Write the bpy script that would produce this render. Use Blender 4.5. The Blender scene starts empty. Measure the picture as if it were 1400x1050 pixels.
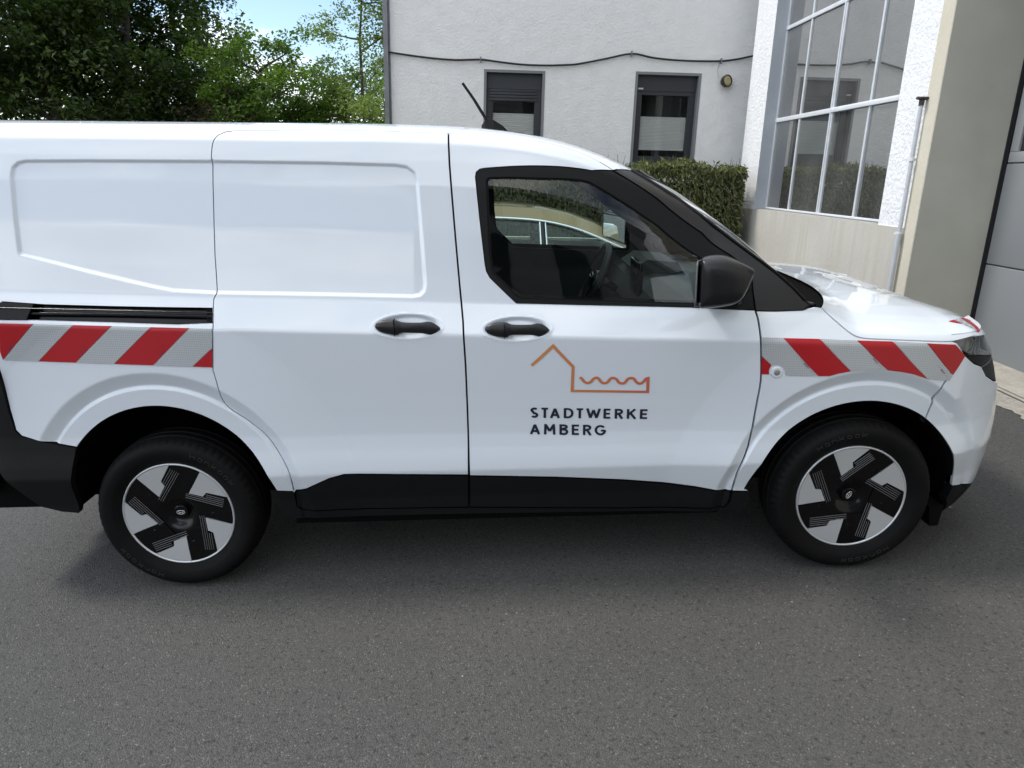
import bpy, bmesh, math, random
import numpy as np
from mathutils import Vector, Matrix
from mathutils.geometry import delaunay_2d_cdt
random.seed(7); np.random.seed(7)
R = math.radians
sc = bpy.context.scene
COL = sc.collection
# ---------------------------------------------------------------- camera
# the yard slopes a little: the van stands level with world z = 0 and the buildings stand plumb in SITE
SITE = Matrix(((0.99872411, -0.02096762, 0.04594032, 0), (0.01997448, 0.99955904, 0.02197146, 0),
               (-0.04638075, -0.02102579, 0.99870253, 0), (0, 0, 0, 1)))
cam_d = bpy.data.cameras.new('camera'); cam = bpy.data.objects.new('camera', cam_d); COL.objects.link(cam)
yaw, pitch, roll = .0079, .3079, -.0223
fw = Vector((math.sin(yaw)*math.cos(pitch), math.cos(yaw)*math.cos(pitch), -math.sin(pitch)))
rt = Vector((math.cos(yaw), -math.sin(yaw), 0)); up = rt.cross(fw)
r2 = rt*math.cos(roll)+up*math.sin(roll); u2 = -rt*math.sin(roll)+up*math.cos(roll)
m = Matrix((r2, u2, -fw)).transposed().to_4x4(); m.translation = (1.3199, -2.5284, 1.6502)
cam.matrix_world = m
cam_d.sensor_width = 36; cam_d.lens = 969.88/1400*36; cam_d.clip_start = .05; cam_d.clip_end = 2000
sc.camera = cam
# ---------------------------------------------------------------- world, sun, exposure
SUN = Vector((-.64, .12, 1.0)).normalized()
sun_az = math.atan2(SUN.x, SUN.y); sun_el = math.asin(SUN.z)
W = bpy.data.worlds.new('World'); sc.world = W; W.use_nodes = True
nt = W.node_tree; nt.nodes.clear()
def wn(t, **k):
    n = nt.nodes.new(t)
    for a, b in k.items(): setattr(n, a, b)
    return n
sky = wn('ShaderNodeTexSky', sky_type='NISHITA', sun_disc=False, sun_elevation=sun_el, sun_rotation=sun_az % (2*math.pi))
sky.air_density = 1.0; sky.dust_density = .3; sky.ozone_density = 2.0
tc = wn('ShaderNodeTexCoord'); sep = wn('ShaderNodeSeparateXYZ'); nt.links.new(tc.outputs['Generated'], sep.inputs[0])
def wm(op, a, b=None, c=None):
    n = wn('ShaderNodeMath', operation=op)
    for i, v in enumerate((a, b, c)):
        if v is None: continue
        if isinstance(v, (int, float)): n.inputs[i].default_value = v
        else: nt.links.new(v, n.inputs[i])
    return n.outputs[0]
den = wm('ADD', wm('MAXIMUM', sep.outputs[2], 0.0), .16)
cx = wm('DIVIDE', sep.outputs[0], den); cy = wm('DIVIDE', sep.outputs[1], den)
cmb = wn('ShaderNodeCombineXYZ'); nt.links.new(cx, cmb.inputs[0]); nt.links.new(cy, cmb.inputs[1]); cmb.inputs[2].default_value = 4.4
nz = wn('ShaderNodeTexNoise'); nz.inputs['Scale'].default_value = .85; nz.inputs['Detail'].default_value = 9; nz.inputs['Roughness'].default_value = .56
nz.inputs['Distortion'].default_value = .35
nt.links.new(cmb.outputs[0], nz.inputs['Vector'])
mr = wn('ShaderNodeMapRange', interpolation_type='SMOOTHSTEP'); nt.links.new(nz.outputs['Fac'], mr.inputs[0])
mr.inputs[1].default_value = .44; mr.inputs[2].default_value = .60
n2 = wn('ShaderNodeTexNoise'); n2.inputs['Scale'].default_value = 2.2; n2.inputs['Detail'].default_value = 6
nt.links.new(cmb.outputs[0], n2.inputs['Vector'])
mr2 = wn('ShaderNodeMapRange'); nt.links.new(n2.outputs['Fac'], mr2.inputs[0])
mr2.inputs[1].default_value = .35; mr2.inputs[2].default_value = .68; mr2.inputs[3].default_value = 9.0; mr2.inputs[4].default_value = 16.0
cc = wn('ShaderNodeCombineColor')
nt.links.new(wm('MULTIPLY', mr2.outputs[0], .97), cc.inputs[0]); nt.links.new(wm('MULTIPLY', mr2.outputs[0], .985), cc.inputs[1]); nt.links.new(mr2.outputs[0], cc.inputs[2])
mx = wn('ShaderNodeMix', data_type='RGBA'); nt.links.new(mr.outputs[0], mx.inputs[0])
nt.links.new(sky.outputs[0], mx.inputs[6]); nt.links.new(cc.outputs[0], mx.inputs[7])
bg = wn('ShaderNodeBackground'); bg.inputs['Strength'].default_value = .14
nt.links.new(mx.outputs[2], bg.inputs['Color'])
wo = wn('ShaderNodeOutputWorld'); nt.links.new(bg.outputs[0], wo.inputs[0])
sl = bpy.data.lights.new('sun', 'SUN'); sl.energy = 2.0; sl.angle = R(13); sl.color = (1, .95, .87)
so = bpy.data.objects.new('sun', sl); COL.objects.link(so); so.rotation_euler = (SITE.to_3x3() @ SUN).to_track_quat('Z', 'Y').to_euler()
sc.view_settings.view_transform = 'Standard'; sc.view_settings.look = 'None'
sc.view_settings.exposure = 0.55; sc.view_settings.gamma = 1.0; sc.view_settings.use_curve_mapping = False
sc.render.engine = 'CYCLES'; sc.cycles.max_bounces = 10; sc.cycles.transparent_max_bounces = 24
sc.cycles.caustics_reflective = False; sc.cycles.caustics_refractive = False
# ---------------------------------------------------------------- materials
def mat(name, col, rough=.5, metal=0, bump=None, var=None, coat=0, coat_rough=.03, spec=.5, emit=None, trans=0, ior=1.45, coord='Object'):
    """bump = [(scale, distance, detail)...]; var = (scale, amount, tint) mottling of the base colour"""
    m = bpy.data.materials.new(name); m.use_nodes = True; t = m.node_tree; N = t.nodes; L = t.links
    b = N['Principled BSDF']; b.inputs['Roughness'].default_value = rough; b.inputs['Metallic'].default_value = metal
    b.inputs['Base Color'].default_value = (*col, 1); b.inputs['Coat Weight'].default_value = coat; b.inputs['Coat Roughness'].default_value = coat_rough
    b.inputs['Specular IOR Level'].default_value = spec; b.inputs['Transmission Weight'].default_value = trans; b.inputs['IOR'].default_value = ior
    co = N.new('ShaderNodeTexCoord').outputs[coord]
    if var:
        last = None
        for i, (s, a, tint) in enumerate(var):
            n = N.new('ShaderNodeTexNoise'); n.inputs['Scale'].default_value = s; n.inputs['Detail'].default_value = 6; L.new(co, n.inputs['Vector'])
            r = N.new('ShaderNodeMapRange'); L.new(n.outputs['Fac'], r.inputs[0]); r.inputs[1].default_value = .35; r.inputs[2].default_value = .65; r.inputs[4].default_value = a
            x = N.new('ShaderNodeMix'); x.data_type = 'RGBA'; L.new(r.outputs[0], x.inputs[0])
            if last is None: x.inputs[6].default_value = (*col, 1)
            else: L.new(last, x.inputs[6])
            x.inputs[7].default_value = (*tint, 1); last = x.outputs[2]
        L.new(last, b.inputs['Base Color'])
    if bump:
        prev = None
        for s, d, det in bump:
            n = N.new('ShaderNodeTexNoise'); n.inputs['Scale'].default_value = s; n.inputs['Detail'].default_value = det; L.new(co, n.inputs['Vector'])
            u = N.new('ShaderNodeBump'); u.inputs['Distance'].default_value = d; u.inputs['Strength'].default_value = 1; L.new(n.outputs['Fac'], u.inputs['Height'])
            if prev: L.new(prev, u.inputs['Normal'])
            prev = u.outputs[0]
        L.new(prev, b.inputs['Normal'])
    return m
def glass_mat(name, tint=(.85,.92,.90), refl=1.0, ior=1.5, rough=0.0, dust=0.0):
    m = bpy.data.materials.new(name); m.use_nodes = True; t = m.node_tree; N = t.nodes; L = t.links
    N.remove(N['Principled BSDF']); out = N['Material Output']
    f = N.new('ShaderNodeFresnel'); f.inputs['IOR'].default_value = ior
    tr = N.new('ShaderNodeBsdfTransparent'); tr.inputs[0].default_value = (*tint, 1)
    gl = N.new('ShaderNodeBsdfGlossy'); gl.inputs['Roughness'].default_value = rough; gl.inputs['Color'].default_value = (refl, refl, refl, 1)
    x = N.new('ShaderNodeMixShader'); L.new(f.outputs[0], x.inputs[0]); L.new(tr.outputs[0], x.inputs[1]); L.new(gl.outputs[0], x.inputs[2])
    last = x.outputs[0]
    if dust:
        df = N.new('ShaderNodeBsdfDiffuse'); df.inputs[0].default_value = (.5,.5,.48,1)
        co = N.new('ShaderNodeTexCoord'); n = N.new('ShaderNodeTexNoise'); n.inputs['Scale'].default_value = 1.3; n.inputs['Detail'].default_value = 8; L.new(co.outputs['Object'], n.inputs['Vector'])
        r = N.new('ShaderNodeMapRange'); L.new(n.outputs['Fac'], r.inputs[0]); r.inputs[1].default_value = .3; r.inputs[2].default_value = .8; r.inputs[3].default_value = dust*.4; r.inputs[4].default_value = dust*1.6
        y = N.new('ShaderNodeMixShader'); L.new(r.outputs[0], y.inputs[0]); L.new(last, y.inputs[1]); L.new(df.outputs[0], y.inputs[2]); last = y.outputs[0]
    L.new(last, out.inputs[0]); return m
# ---------------------------------------------------------------- mesh helpers
def link(name, me, parent=None, m=None, kind=None):
    o = bpy.data.objects.new(name, me); COL.objects.link(o)
    if m is not None and me is not None: me.materials.append(m)
    if parent is not None: o.parent = parent
    if kind: o['kind'] = kind
    return o
def tag(o, label=None, cat=None, group=None, kind=None):
    if label: o['label'] = label
    if cat: o['category'] = cat
    if group: o['group'] = group
    if kind: o['kind'] = kind
    return o
def empty(name, mw=None):
    o = bpy.data.objects.new(name, None); COL.objects.link(o); o.empty_display_size = .2
    if mw is not None: o.matrix_world = mw
    return o
def copy_tree(o, parent=None):
    c = o.copy(); COL.objects.link(c)
    if parent is not None: c.parent = parent
    for ch in list(o.children): copy_tree(ch, c)
    return c
class MB:
    def __init__(s): s.v = []; s.f = []; s.sm = []
    def add(s, vs, fs, smooth=False, M=None):
        n = len(s.v)
        s.v += [tuple(M @ Vector(p)) if M is not None else tuple(p) for p in vs]
        s.f += [tuple(i+n for i in f) for f in fs]; s.sm += [smooth]*len(fs); return s
    def box(s, a, b, bev=0, M=None):
        (x0,y0,z0),(x1,y1,z1) = a, b
        if bev <= 0:
            return s.add([(x0,y0,z0),(x1,y0,z0),(x1,y1,z0),(x0,y1,z0),(x0,y0,z1),(x1,y0,z1),(x1,y1,z1),(x0,y1,z1)],
                  [(0,3,2,1),(4,5,6,7),(0,1,5,4),(1,2,6,5),(2,3,7,6),(3,0,4,7)], M=M)
        bm = bmesh.new(); bmesh.ops.create_cube(bm, size=1)
        for v in bm.verts: v.co = Vector((x0+(v.co.x+.5)*(x1-x0), y0+(v.co.y+.5)*(y1-y0), z0+(v.co.z+.5)*(z1-z0)))
        bmesh.ops.bevel(bm, geom=list(bm.edges), offset=bev, segments=2, affect='EDGES', profile=.6)
        bm.verts.index_update(); s.add([v.co[:] for v in bm.verts], [[v.index for v in f.verts] for f in bm.faces], True, M); bm.free(); return s
    def prism(s, pts, axis, a, b, M=None):       # polygon in the other two axes, extruded along axis
        def P(p, w):
            return {0:(w,p[0],p[1]), 1:(p[0],w,p[1]), 2:(p[0],p[1],w)}[axis]
        n = len(pts); area = sum(pts[i][0]*pts[(i+1)%n][1]-pts[(i+1)%n][0]*pts[i][1] for i in range(n))
        if (area < 0) != (axis == 1): pts = pts[::-1]
        vs = [P(p, a) for p in pts]+[P(p, b) for p in pts]
        if a > b: vs = vs[n:]+vs[:n]
        return s.add(vs, [tuple(range(n))[::-1], tuple(range(n, 2*n))]+[(i,(i+1)%n,n+(i+1)%n,n+i) for i in range(n)], M=M)
    def tube(s, pts, r, seg=8, smooth=True, M=None, caps=True):
        pts = [Vector(p) for p in pts]; rr = r if isinstance(r, (list, tuple)) else [r]*len(pts)
        vs = []; fs = []; ref = None
        for i, p in enumerate(pts):
            d = (pts[min(i+1, len(pts)-1)]-pts[max(i-1, 0)]).normalized()
            if ref is None: ref = d.orthogonal().normalized()
            a = (ref-d*ref.dot(d)).normalized(); ref = a; b = d.cross(a)
            for k in range(seg):
                q = 2*math.pi*k/seg; vs.append(p+(a*math.cos(q)+b*math.sin(q))*rr[i])
        for i in range(len(pts)-1):
            for k in range(seg):
                fs.append((i*seg+k, i*seg+(k+1)%seg, (i+1)*seg+(k+1)%seg, (i+1)*seg+k))
        s.add(vs, fs, smooth, M)
        if caps: 
            n = len(pts)-1; s.add(vs[:seg], [tuple(range(seg))[::-1]], False, M); s.add(vs[n*seg:], [tuple(range(seg))], False, M)
        return s
    def lathe(s, prof, seg=48, axis='y', M=None, smooth=True, closed=False, wob=None):    # prof: (along, radius)
        vs = []; fs = []; n = len(prof)
        for k in range(seg):
            q = 2*math.pi*k/seg
            for j, (y, r) in enumerate(prof):
                if wob: r = r+wob(j, k)
                c, d = r*math.cos(q), r*math.sin(q)
                vs.append({'y':(c,y,d),'z':(c,d,y),'x':(y,c,d)}[axis])
        for k in range(seg):
            for j in range(n-(0 if closed else 1)):
                j2 = (j+1) % n; k2 = (k+1) % seg
                f = (k*n+j, k*n+j2, k2*n+j2, k2*n+j); fs.append(f)
        return s.add(vs, fs, smooth, M)
    def loft(s, secs, closed=True, caps=True, smooth=True, M=None):
        n = len(secs[0]); vs = [p for q in secs for p in q]; fs = []
        for i in range(len(secs)-1):
            for k in range(n if closed else n-1):
                fs.append((i*n+k, i*n+(k+1)%n, (i+1)*n+(k+1)%n, (i+1)*n+k))
        if caps: fs += [tuple(range(n))[::-1], tuple(range(len(vs)-n, len(vs)))]
        return s.add(vs, fs, smooth, M)
    def build(s, name, m, parent=None, kind=None, mw=None, fix=True, angle=None):
        me = bpy.data.meshes.new(name); me.from_pydata([tuple(v) for v in s.v], [], s.f)
        if fix:
            bm = bmesh.new(); bm.from_mesh(me); bmesh.ops.recalc_face_normals(bm, faces=bm.faces); bm.to_mesh(me); bm.free()
        me.polygons.foreach_set('use_smooth', s.sm); me.update()
        if angle: me.set_sharp_from_angle(angle=R(angle))
        o = link(name, me, parent, m, kind)
        if mw is not None: o.matrix_world = mw
        return o
def in_poly(P, x, y):
    P = np.array(P); Q = np.roll(P, -1, 0); ins = np.zeros(x.shape, bool)
    for (ax, ay), (bx, by) in zip(P, Q):
        if ay == by: continue
        ins ^= ((ay > y) != (by > y)) & (x < (bx-ax)*(y-ay)/(by-ay)+ax)
    return ins
def seg_dist(P, x, y, closed=True):
    P = np.array(P); best = np.full(x.shape, 1e9); n = len(P)
    for i in range(n if closed else n-1):
        (ax, ay), (bx, by) = P[i], P[(i+1) % n]; dx, dy = bx-ax, by-ay
        u = np.clip(((x-ax)*dx+(y-ay)*dy)/(dx*dx+dy*dy+1e-12), 0, 1)
        best = np.minimum(best, np.hypot(x-ax-u*dx, y-ay-u*dy))
    return best
def resample(P, h, closed=True):
    P = [tuple(p) for p in P]; out = []
    n = len(P)
    for i in range(n if closed else n-1):
        a, b = np.array(P[i]), np.array(P[(i+1) % n]); k = max(1, int(round(np.hypot(*(b-a))/h)))
        for j in range(k): out.append(tuple(a+(b-a)*j/k))
    if not closed: out.append(P[-1])
    return out
def inset(P, d, frozen=None):
    P = np.array(P, float); n = len(P)
    area = .5*np.sum(P[:, 0]*np.roll(P[:, 1], -1)-np.roll(P[:, 0], -1)*P[:, 1]); sg = 1 if area > 0 else -1
    a = P-np.roll(P, 1, 0); b = np.roll(P, -1, 0)-P
    na = np.stack([-a[:, 1], a[:, 0]], 1); nb = np.stack([-b[:, 1], b[:, 0]], 1)
    na /= np.linalg.norm(na, axis=1, keepdims=True)+1e-12; nb /= np.linalg.norm(nb, axis=1, keepdims=True)+1e-12
    m_ = na+nb; L = np.maximum((m_*m_).sum(1), .8); m_ = 2*m_/L[:, None]
    off = m_*d*sg
    if frozen is not None: off[frozen(P)] = 0
    return [tuple(p) for p in P+off]
def np_mesh(name, V, F, normals=None, smooth=True):
    me = bpy.data.meshes.new(name); V = np.asarray(V, np.float32); F = np.asarray(F, np.int32)
    me.vertices.add(len(V)); me.vertices.foreach_set('co', V.ravel())
    me.loops.add(F.size); me.loops.foreach_set('vertex_index', F.ravel())
    me.polygons.add(len(F)); k = F.shape[1]
    me.polygons.foreach_set('loop_start', np.arange(0, F.size, k, dtype=np.int32))
    me.polygons.foreach_set('use_smooth', np.full(len(F), smooth))
    me.update(calc_edges=True); me.validate()
    if normals is not None: me.normals_split_custom_set_from_vertices([tuple(n) for n in normals])
    return me
def spl2(P, k=4):
    P = np.array(P, float); out = []
    for i in range(len(P)-1):
        a = P[max(i-1, 0)]; b = P[i]; c = P[i+1]; d = P[min(i+2, len(P)-1)]
        for j in range(k):
            u = j/k; out.append(tuple(.5*((2*b)+(-a+c)*u+(2*a-5*b+4*c-d)*u*u+(-a+3*b-3*c+d)*u**3)))
    out.append(tuple(P[-1])); return out
# ---------------------------------------------------------------- ground
def site(loc=(0, 0, 0), rz=0): return SITE @ Matrix.Translation(loc) @ Matrix.Rotation(rz, 4, 'Z')
def gz(x, y): return .0465*x+.0210*y          # height of the yard in site coordinates
def asphalt_mat():
    m = bpy.data.materials.new('asphalt'); m.use_nodes = True; N = m.node_tree.nodes; L = m.node_tree.links; b = N['Principled BSDF']
    co = N.new('ShaderNodeTexCoord').outputs['Object']
    def noise(s, d, r=.5):
        n = N.new('ShaderNodeTexNoise'); n.inputs['Scale'].default_value = s; n.inputs['Detail'].default_value = d; n.inputs['Roughness'].default_value = r; L.new(co, n.inputs['Vector']); return n.outputs['Fac']
    def vor(s, f='F1'):
        v = N.new('ShaderNodeTexVoronoi'); v.feature = f; v.inputs['Scale'].default_value = s; L.new(co, v.inputs['Vector']); return v
    def rng(x, a, b_, c, d):
        r = N.new('ShaderNodeMapRange'); L.new(x, r.inputs[0]); 
        for i, v in enumerate((a, b_, c, d)): r.inputs[i+1].default_value = v
        return r.outputs[0]
    def mix(f, a, b_, mode='MIX'):
        x = N.new('ShaderNodeMix'); x.data_type = 'RGBA'; x.blend_type = mode
        if isinstance(f, float): x.inputs[0].default_value = f
        else: L.new(f, x.inputs[0])
        for i, v in ((6, a), (7, b_)):
            if isinstance(v, tuple): x.inputs[i].default_value = (*v, 1)
            else: L.new(v, x.inputs[i])
        return x.outputs[2]
    v1 = vor(230); v2 = vor(520)
    sep = N.new('ShaderNodeSeparateColor'); L.new(v1.outputs['Color'], sep.inputs[0])
    sep2 = N.new('ShaderNodeSeparateColor'); L.new(v2.outputs['Color'], sep2.inputs[0])
    c = mix(rng(noise(1.1, 5), .35, .65, 0, 1), (.054,.053,.051), (.074,.073,.069))
    c = mix(rng(noise(9, 4), .4, .62, 0, .35), c, (.058,.057,.055))
    c = mix(rng(noise(.33, 3), .42, .60, 0, .45), c, (.056,.056,.056))
    c = mix(rng(noise(2.6, 7, .7), .60, .72, 0, .5), c, (.100,.096,.088))
    c = mix(rng(sep.outputs[0], .0, 1, 0, .78), c, mix(sep.outputs[1], (.020,.020,.020), (.135,.131,.124)))
    c = mix(rng(sep.outputs[2], .985, .992, 0, .7), c, (.22,.205,.18))
    c = mix(rng(sep2.outputs[0], .5, 1, 0, .45), c, (.10,.097,.093))
    c = mix(rng(noise(55, 2), .30, .42, .75, 0), c, (.022,.021,.021))
    L.new(c, b.inputs['Base Color']); b.inputs['Roughness'].default_value = .82; b.inputs['Specular IOR Level'].default_value = .35
    h = N.new('ShaderNodeMath'); h.operation = 'ADD'; L.new(v1.outputs['Distance'], h.inputs[0]); L.new(noise(60, 4), h.inputs[1])
    bp = N.new('ShaderNodeBump'); bp.inputs['Distance'].default_value = .004; bp.inputs['Strength'].default_value = .9; bp.invert = True; L.new(h.outputs[0], bp.inputs['Height'])
    L.new(bp.outputs[0], b.inputs['Normal']); return m
mb = MB(); mb.add([(-300,-120,0),(300,-120,0),(300,300,0),(-300,300,0)], [(0,1,2,3)]); g_ = mb.build('ground', asphalt_mat(), kind='structure', fix=False)
CONC = mat('apron_concrete', (.40,.375,.32), rough=.9, bump=[(40,.002,5),(300,.0006,2)], var=[(2.2,.7,(.47,.44,.37)),(9,.7,(.30,.275,.23)),(60,.35,(.22,.20,.18))])
mb = MB(); mb.box((4.86,-6,-.05),(5.6,8.2,.012)); ap = mb.build('pavement', CONC, kind='structure')
# crumbling edge strip between asphalt and concrete
def edge_strip():
    rr = random.Random(5); V = []; F = []; n = 300
    for i in range(n+1):
        y = -6+14.2*i/n
        V += [(4.60+rr.uniform(-.035,.035)+.02*math.sin(i*.7), y, .004), (4.80, y, .006)]
    return V, [(2*i, 2*i+1, 2*i+3, 2*i+2) for i in range(n)]
V, F = edge_strip(); mb = MB(); mb.add(V, F); mb.build('pavement_edge', mat('worn_concrete', (.30,.275,.235), rough=.95, bump=[(70,.004,6)], var=[(14,.7,(.15,.145,.135)),(45,.6,(.40,.37,.31))]), kind='structure', fix=False)
JT = mat('joint', (.09,.085,.08), rough=.9)
for xj in (4.80, 4.845):
    mb = MB(); mb.box((xj,-6,-.05),(xj+.015,8.2,.010)); mb.build('drain_joint', JT, kind='structure')
mb = MB(); mb.box((4.815,-6,-.05),(4.845,8.2,.011)); mb.build('drain_kerb', CONC, kind='structure')
# loose chips
peb = mat('stone_chip', (.34,.32,.29), rough=.85, var=[(30,.8,(.20,.19,.18))])
def chips():
    rr = random.Random(11); V = []; F = []
    for i in range(170):
        x = rr.uniform(-2.2, 5.0); y = rr.uniform(-2.2, 2.6) if rr.random() < .2 else rr.uniform(-1.9, .1); r = rr.uniform(.0015,.0042); k = len(V)
        if .3 < x < 2.3 and y > -.2: continue
        pts = [(rr.gauss(0,1), rr.gauss(0,1), rr.gauss(0,.6)) for _ in range(6)]
        for a, p in zip(((1,0,0),(-1,0,0),(0,1,0),(0,-1,0),(0,0,.7),(0,0,-.5)), pts): V.append((x+r*(a[0]+.25*p[0]), y+r*(a[1]+.25*p[1]), r*.5+r*(a[2]+.2*p[2])))
        F += [(k,k+2,k+4),(k+2,k+1,k+4),(k+1,k+3,k+4),(k+3,k,k+4),(k+2,k,k+5),(k+1,k+2,k+5),(k+3,k+1,k+5),(k,k+3,k+5)]
    return V, F
V, F = chips(); mb = MB(); mb.add(V, F); tag(mb.build('gravel', peb, kind='stuff', fix=False), 'loose pale stone chips scattered on the dark asphalt', 'gravel')
# a dry leaf / twig by the front wheel
mb = MB(); V = [(3.36,.62,.004),(3.39,.60,.010),(3.43,.605,.006),(3.40,.615,.012)]
mb.add([(3.385,.53,.004),(3.40,.515,.009),(3.435,.510,.007),(3.452,.516,.004),(3.43,.524,.012),(3.40,.53,.010)], [(0,1,5),(1,2,4,5),(2,3,4)]); tag(mb.build('fallen_leaf', mat('straw', (.42,.34,.18), rough=.8), fix=False), 'small dry yellowish leaf lying on the asphalt near the front wheel', 'leaf')
# ---------------------------------------------------------------- grey house
RENDER_GREY = mat('house_render', (.74,.735,.715), rough=.92, bump=[(7,.010,5),(34,.008,6)], var=[(.7,.7,(.78,.775,.75)),(5,.4,(.66,.65,.63))])
ANTH = mat('anthracite_frame', (.028,.030,.034), rough=.42)
REVEAL = mat('window_reveal_grey', (.19,.195,.20), rough=.7)
WINGLASS = glass_mat('window_glass', (.93,.95,.94), ior=1.45)
ROOM = mat('dark_room', (.05,.05,.05), rough=.9)
BLIND = mat('pleated_blind', (.88,.88,.85), rough=.8)
MS = site()
def wall_mesh(x0, x1, z0, z1, holes, y, depth, axis='y'):
    """wall facing -axis with rectangular openings and reveals"""
    xs = sorted({x0, x1, *[h[0] for h in holes], *[h[1] for h in holes]}); zs = sorted({z0, z1, *[h[2] for h in holes], *[h[3] for h in holes]})
    mb = MB(); P = (lambda a, w, z: (a, w, z)) if axis == 'y' else (lambda a, w, z: (w, a, z))
    for i in range(len(xs)-1):
        for j in range(len(zs)-1):
            c = ((xs[i]+xs[i+1])/2, (zs[j]+zs[j+1])/2)
            if any(h[0] < c[0] < h[1] and h[2] < c[1] < h[3] for h in holes): continue
            mb.add([P(xs[i],y,zs[j]),P(xs[i+1],y,zs[j]),P(xs[i+1],y,zs[j+1]),P(xs[i],y,zs[j+1])], [(0,1,2,3)])
    rv = MB()
    for a, b, c, d in holes:
        for q in (((a,c),(a,d)),((a,d),(b,d)),((b,d),(b,c)),((b,c),(a,c))):
            rv.add([P(q[0][0],y,q[0][1]),P(q[1][0],y,q[1][1]),P(q[1][0],y+depth,q[1][1]),P(q[0][0],y+depth,q[0][1])], [(0,1,2,3)])
    return mb, rv
SEALB = mat("black_rubber", (.012,.012,.012), rough=.7)
house = empty('rendered_house', MS); tag(house, 'light grey rendered house wall with two dark framed windows behind the hedge', 'house')
HW = [(1.18,1.955,1.84,3.018),(3.283,4.138,1.88,3.05)]
mb, rv = wall_mesh(-.16, 6.4, -.3, 5.0, HW, 8.0, .16); mb.add([(-.16,8.0,-.3),(-.16,15,-.3),(-.16,15,5),(-.16,8.0,5)], [(0,1,2,3)]); mb.add([(-.16,15,-.3),(6.4,15,-.3),(6.4,15,5),(-.16,15,5)], [(0,1,2,3)]); mb.add([(6.4,8,-.3),(6.4,15,-.3),(6.4,15,5),(6.4,8,5)], [(0,1,2,3)])
mb.build('wall', RENDER_GREY, house, fix=False)
# painted grey surround of the openings, flush with the reveal
for a, b, c, d in HW:
    f = MB(); w = .035
    f.box((a-w,7.994,c-.0),(a,8.16,d+w)); f.box((b,7.994,c-.0),(b+w,8.16,d+w)); f.box((a,7.994,d),(b,8.16,d+w)); f.box((a-w-.01,7.975,c-.04),(b+w+.01,8.16,c))
    wi = f.build('window', REVEAL, house)
    f = MB(); y = 8.09; t = .075
    f.box((a+.005,y-.012,d-.20),(b-.005,8.16,d-.003)); wf_z = d-.20
    f.box((a+.005,y,c+.003),(a+t,8.16,wf_z)); f.box((b-t,y,c+.003),(b-.005,8.16,wf_z)); f.box((a+t,y,c+.003),(b-t,8.16,c+.095)); f.box((a+t,y,wf_z-.055),(b-t,8.16,wf_z))
    f.box((a+t,y+.012,c+.095),(a+t+.02,8.15,wf_z-.055)); f.box((b-t-.02,y+.012,c+.095),(b-t,8.15,wf_z-.055))
    f.build('frame', ANTH, wi)
    f = MB(); f.add([(a+t,y+.03,c+.09),(b-t,y+.03,c+.09),(b-t,y+.03,wf_z-.05),(a+t,y+.03,wf_z-.05)], [(0,1,2,3)]); f.build('pane', WINGLASS, wi, fix=False)
    f = MB(); f.box((a+t-.02,y+.07,c+.09),(b-t+.02,y+.6,wf_z-.05)); 
    rm = MB(); rm.add([(a+t-.02,8.6,c),(b-t+.02,8.6,c),(b-t+.02,8.6,d),(a+t-.02,8.6,d)], [(0,1,2,3)]); rm.build('room_wall', ROOM, wi, fix=False)
    if a < 2:      # roller shutter partly down, a light blind behind the lower part
        for k in range(4):
            q = MB(); z1 = wf_z-.002-k*.04; q.box((a+.05,y-.006,z1-.036),(b-.05,y+.010,z1),.004); q.build('shutter_slat', ANTH, wi)
        z0, z1 = c+.09, 2.49
    else: z0, z1 = 2.075, 2.50
    bl = MB(); n = 22
    for k in range(n):
        za, zb = z0+(z1-z0)*k/n, z0+(z1-z0)*(k+1)/n; bl.add([(a+t,y+.07,za),(b-t,y+.07,za),(b-t,y+.078,(za+zb)/2),(a+t,y+.078,(za+zb)/2)], [(0,1,2,3)]); bl.add([(a+t,y+.078,(za+zb)/2),(b-t,y+.078,(za+zb)/2),(b-t,y+.07,zb),(a+t,y+.07,zb)], [(0,1,2,3)])
    bl.box((a+t,y+.062,z1),(b-t,y+.082,z1+.014)); bl.box((a+t,y+.062,z0-.014),(b-t,y+.082,z0)); bl.build('blind', BLIND, wi, fix=False)
    if a > 2:
        q = MB(); q.box((a+.03,y-.016,wf_z+.015),(a+.10,y-.010,wf_z+.035)); q.build('shutter_clip', mat('pale_clip', (.6,.6,.6)), wi)
mb = MB(); mb.prism([(7.97,5.0),(15.4,5.0),(15.4,5.12),(11.5,6.4),(7.97,5.12)], 0, -.6, 6.8); mb.build('roof', mat('roof_tile', (.16,.06,.04), rough=.8), house)
mb = MB(); mb.box((-.215,7.93,-.3),(-.155,8.01,5.0)); mb.box((-.18,7.985,-.3),(-.13,7.995,5.0)); mb.build('corner_strip', mat('zinc_strip', (.20,.21,.215), rough=.55, metal=.3, var=[(6,.6,(.12,.125,.13))]), house)
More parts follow.
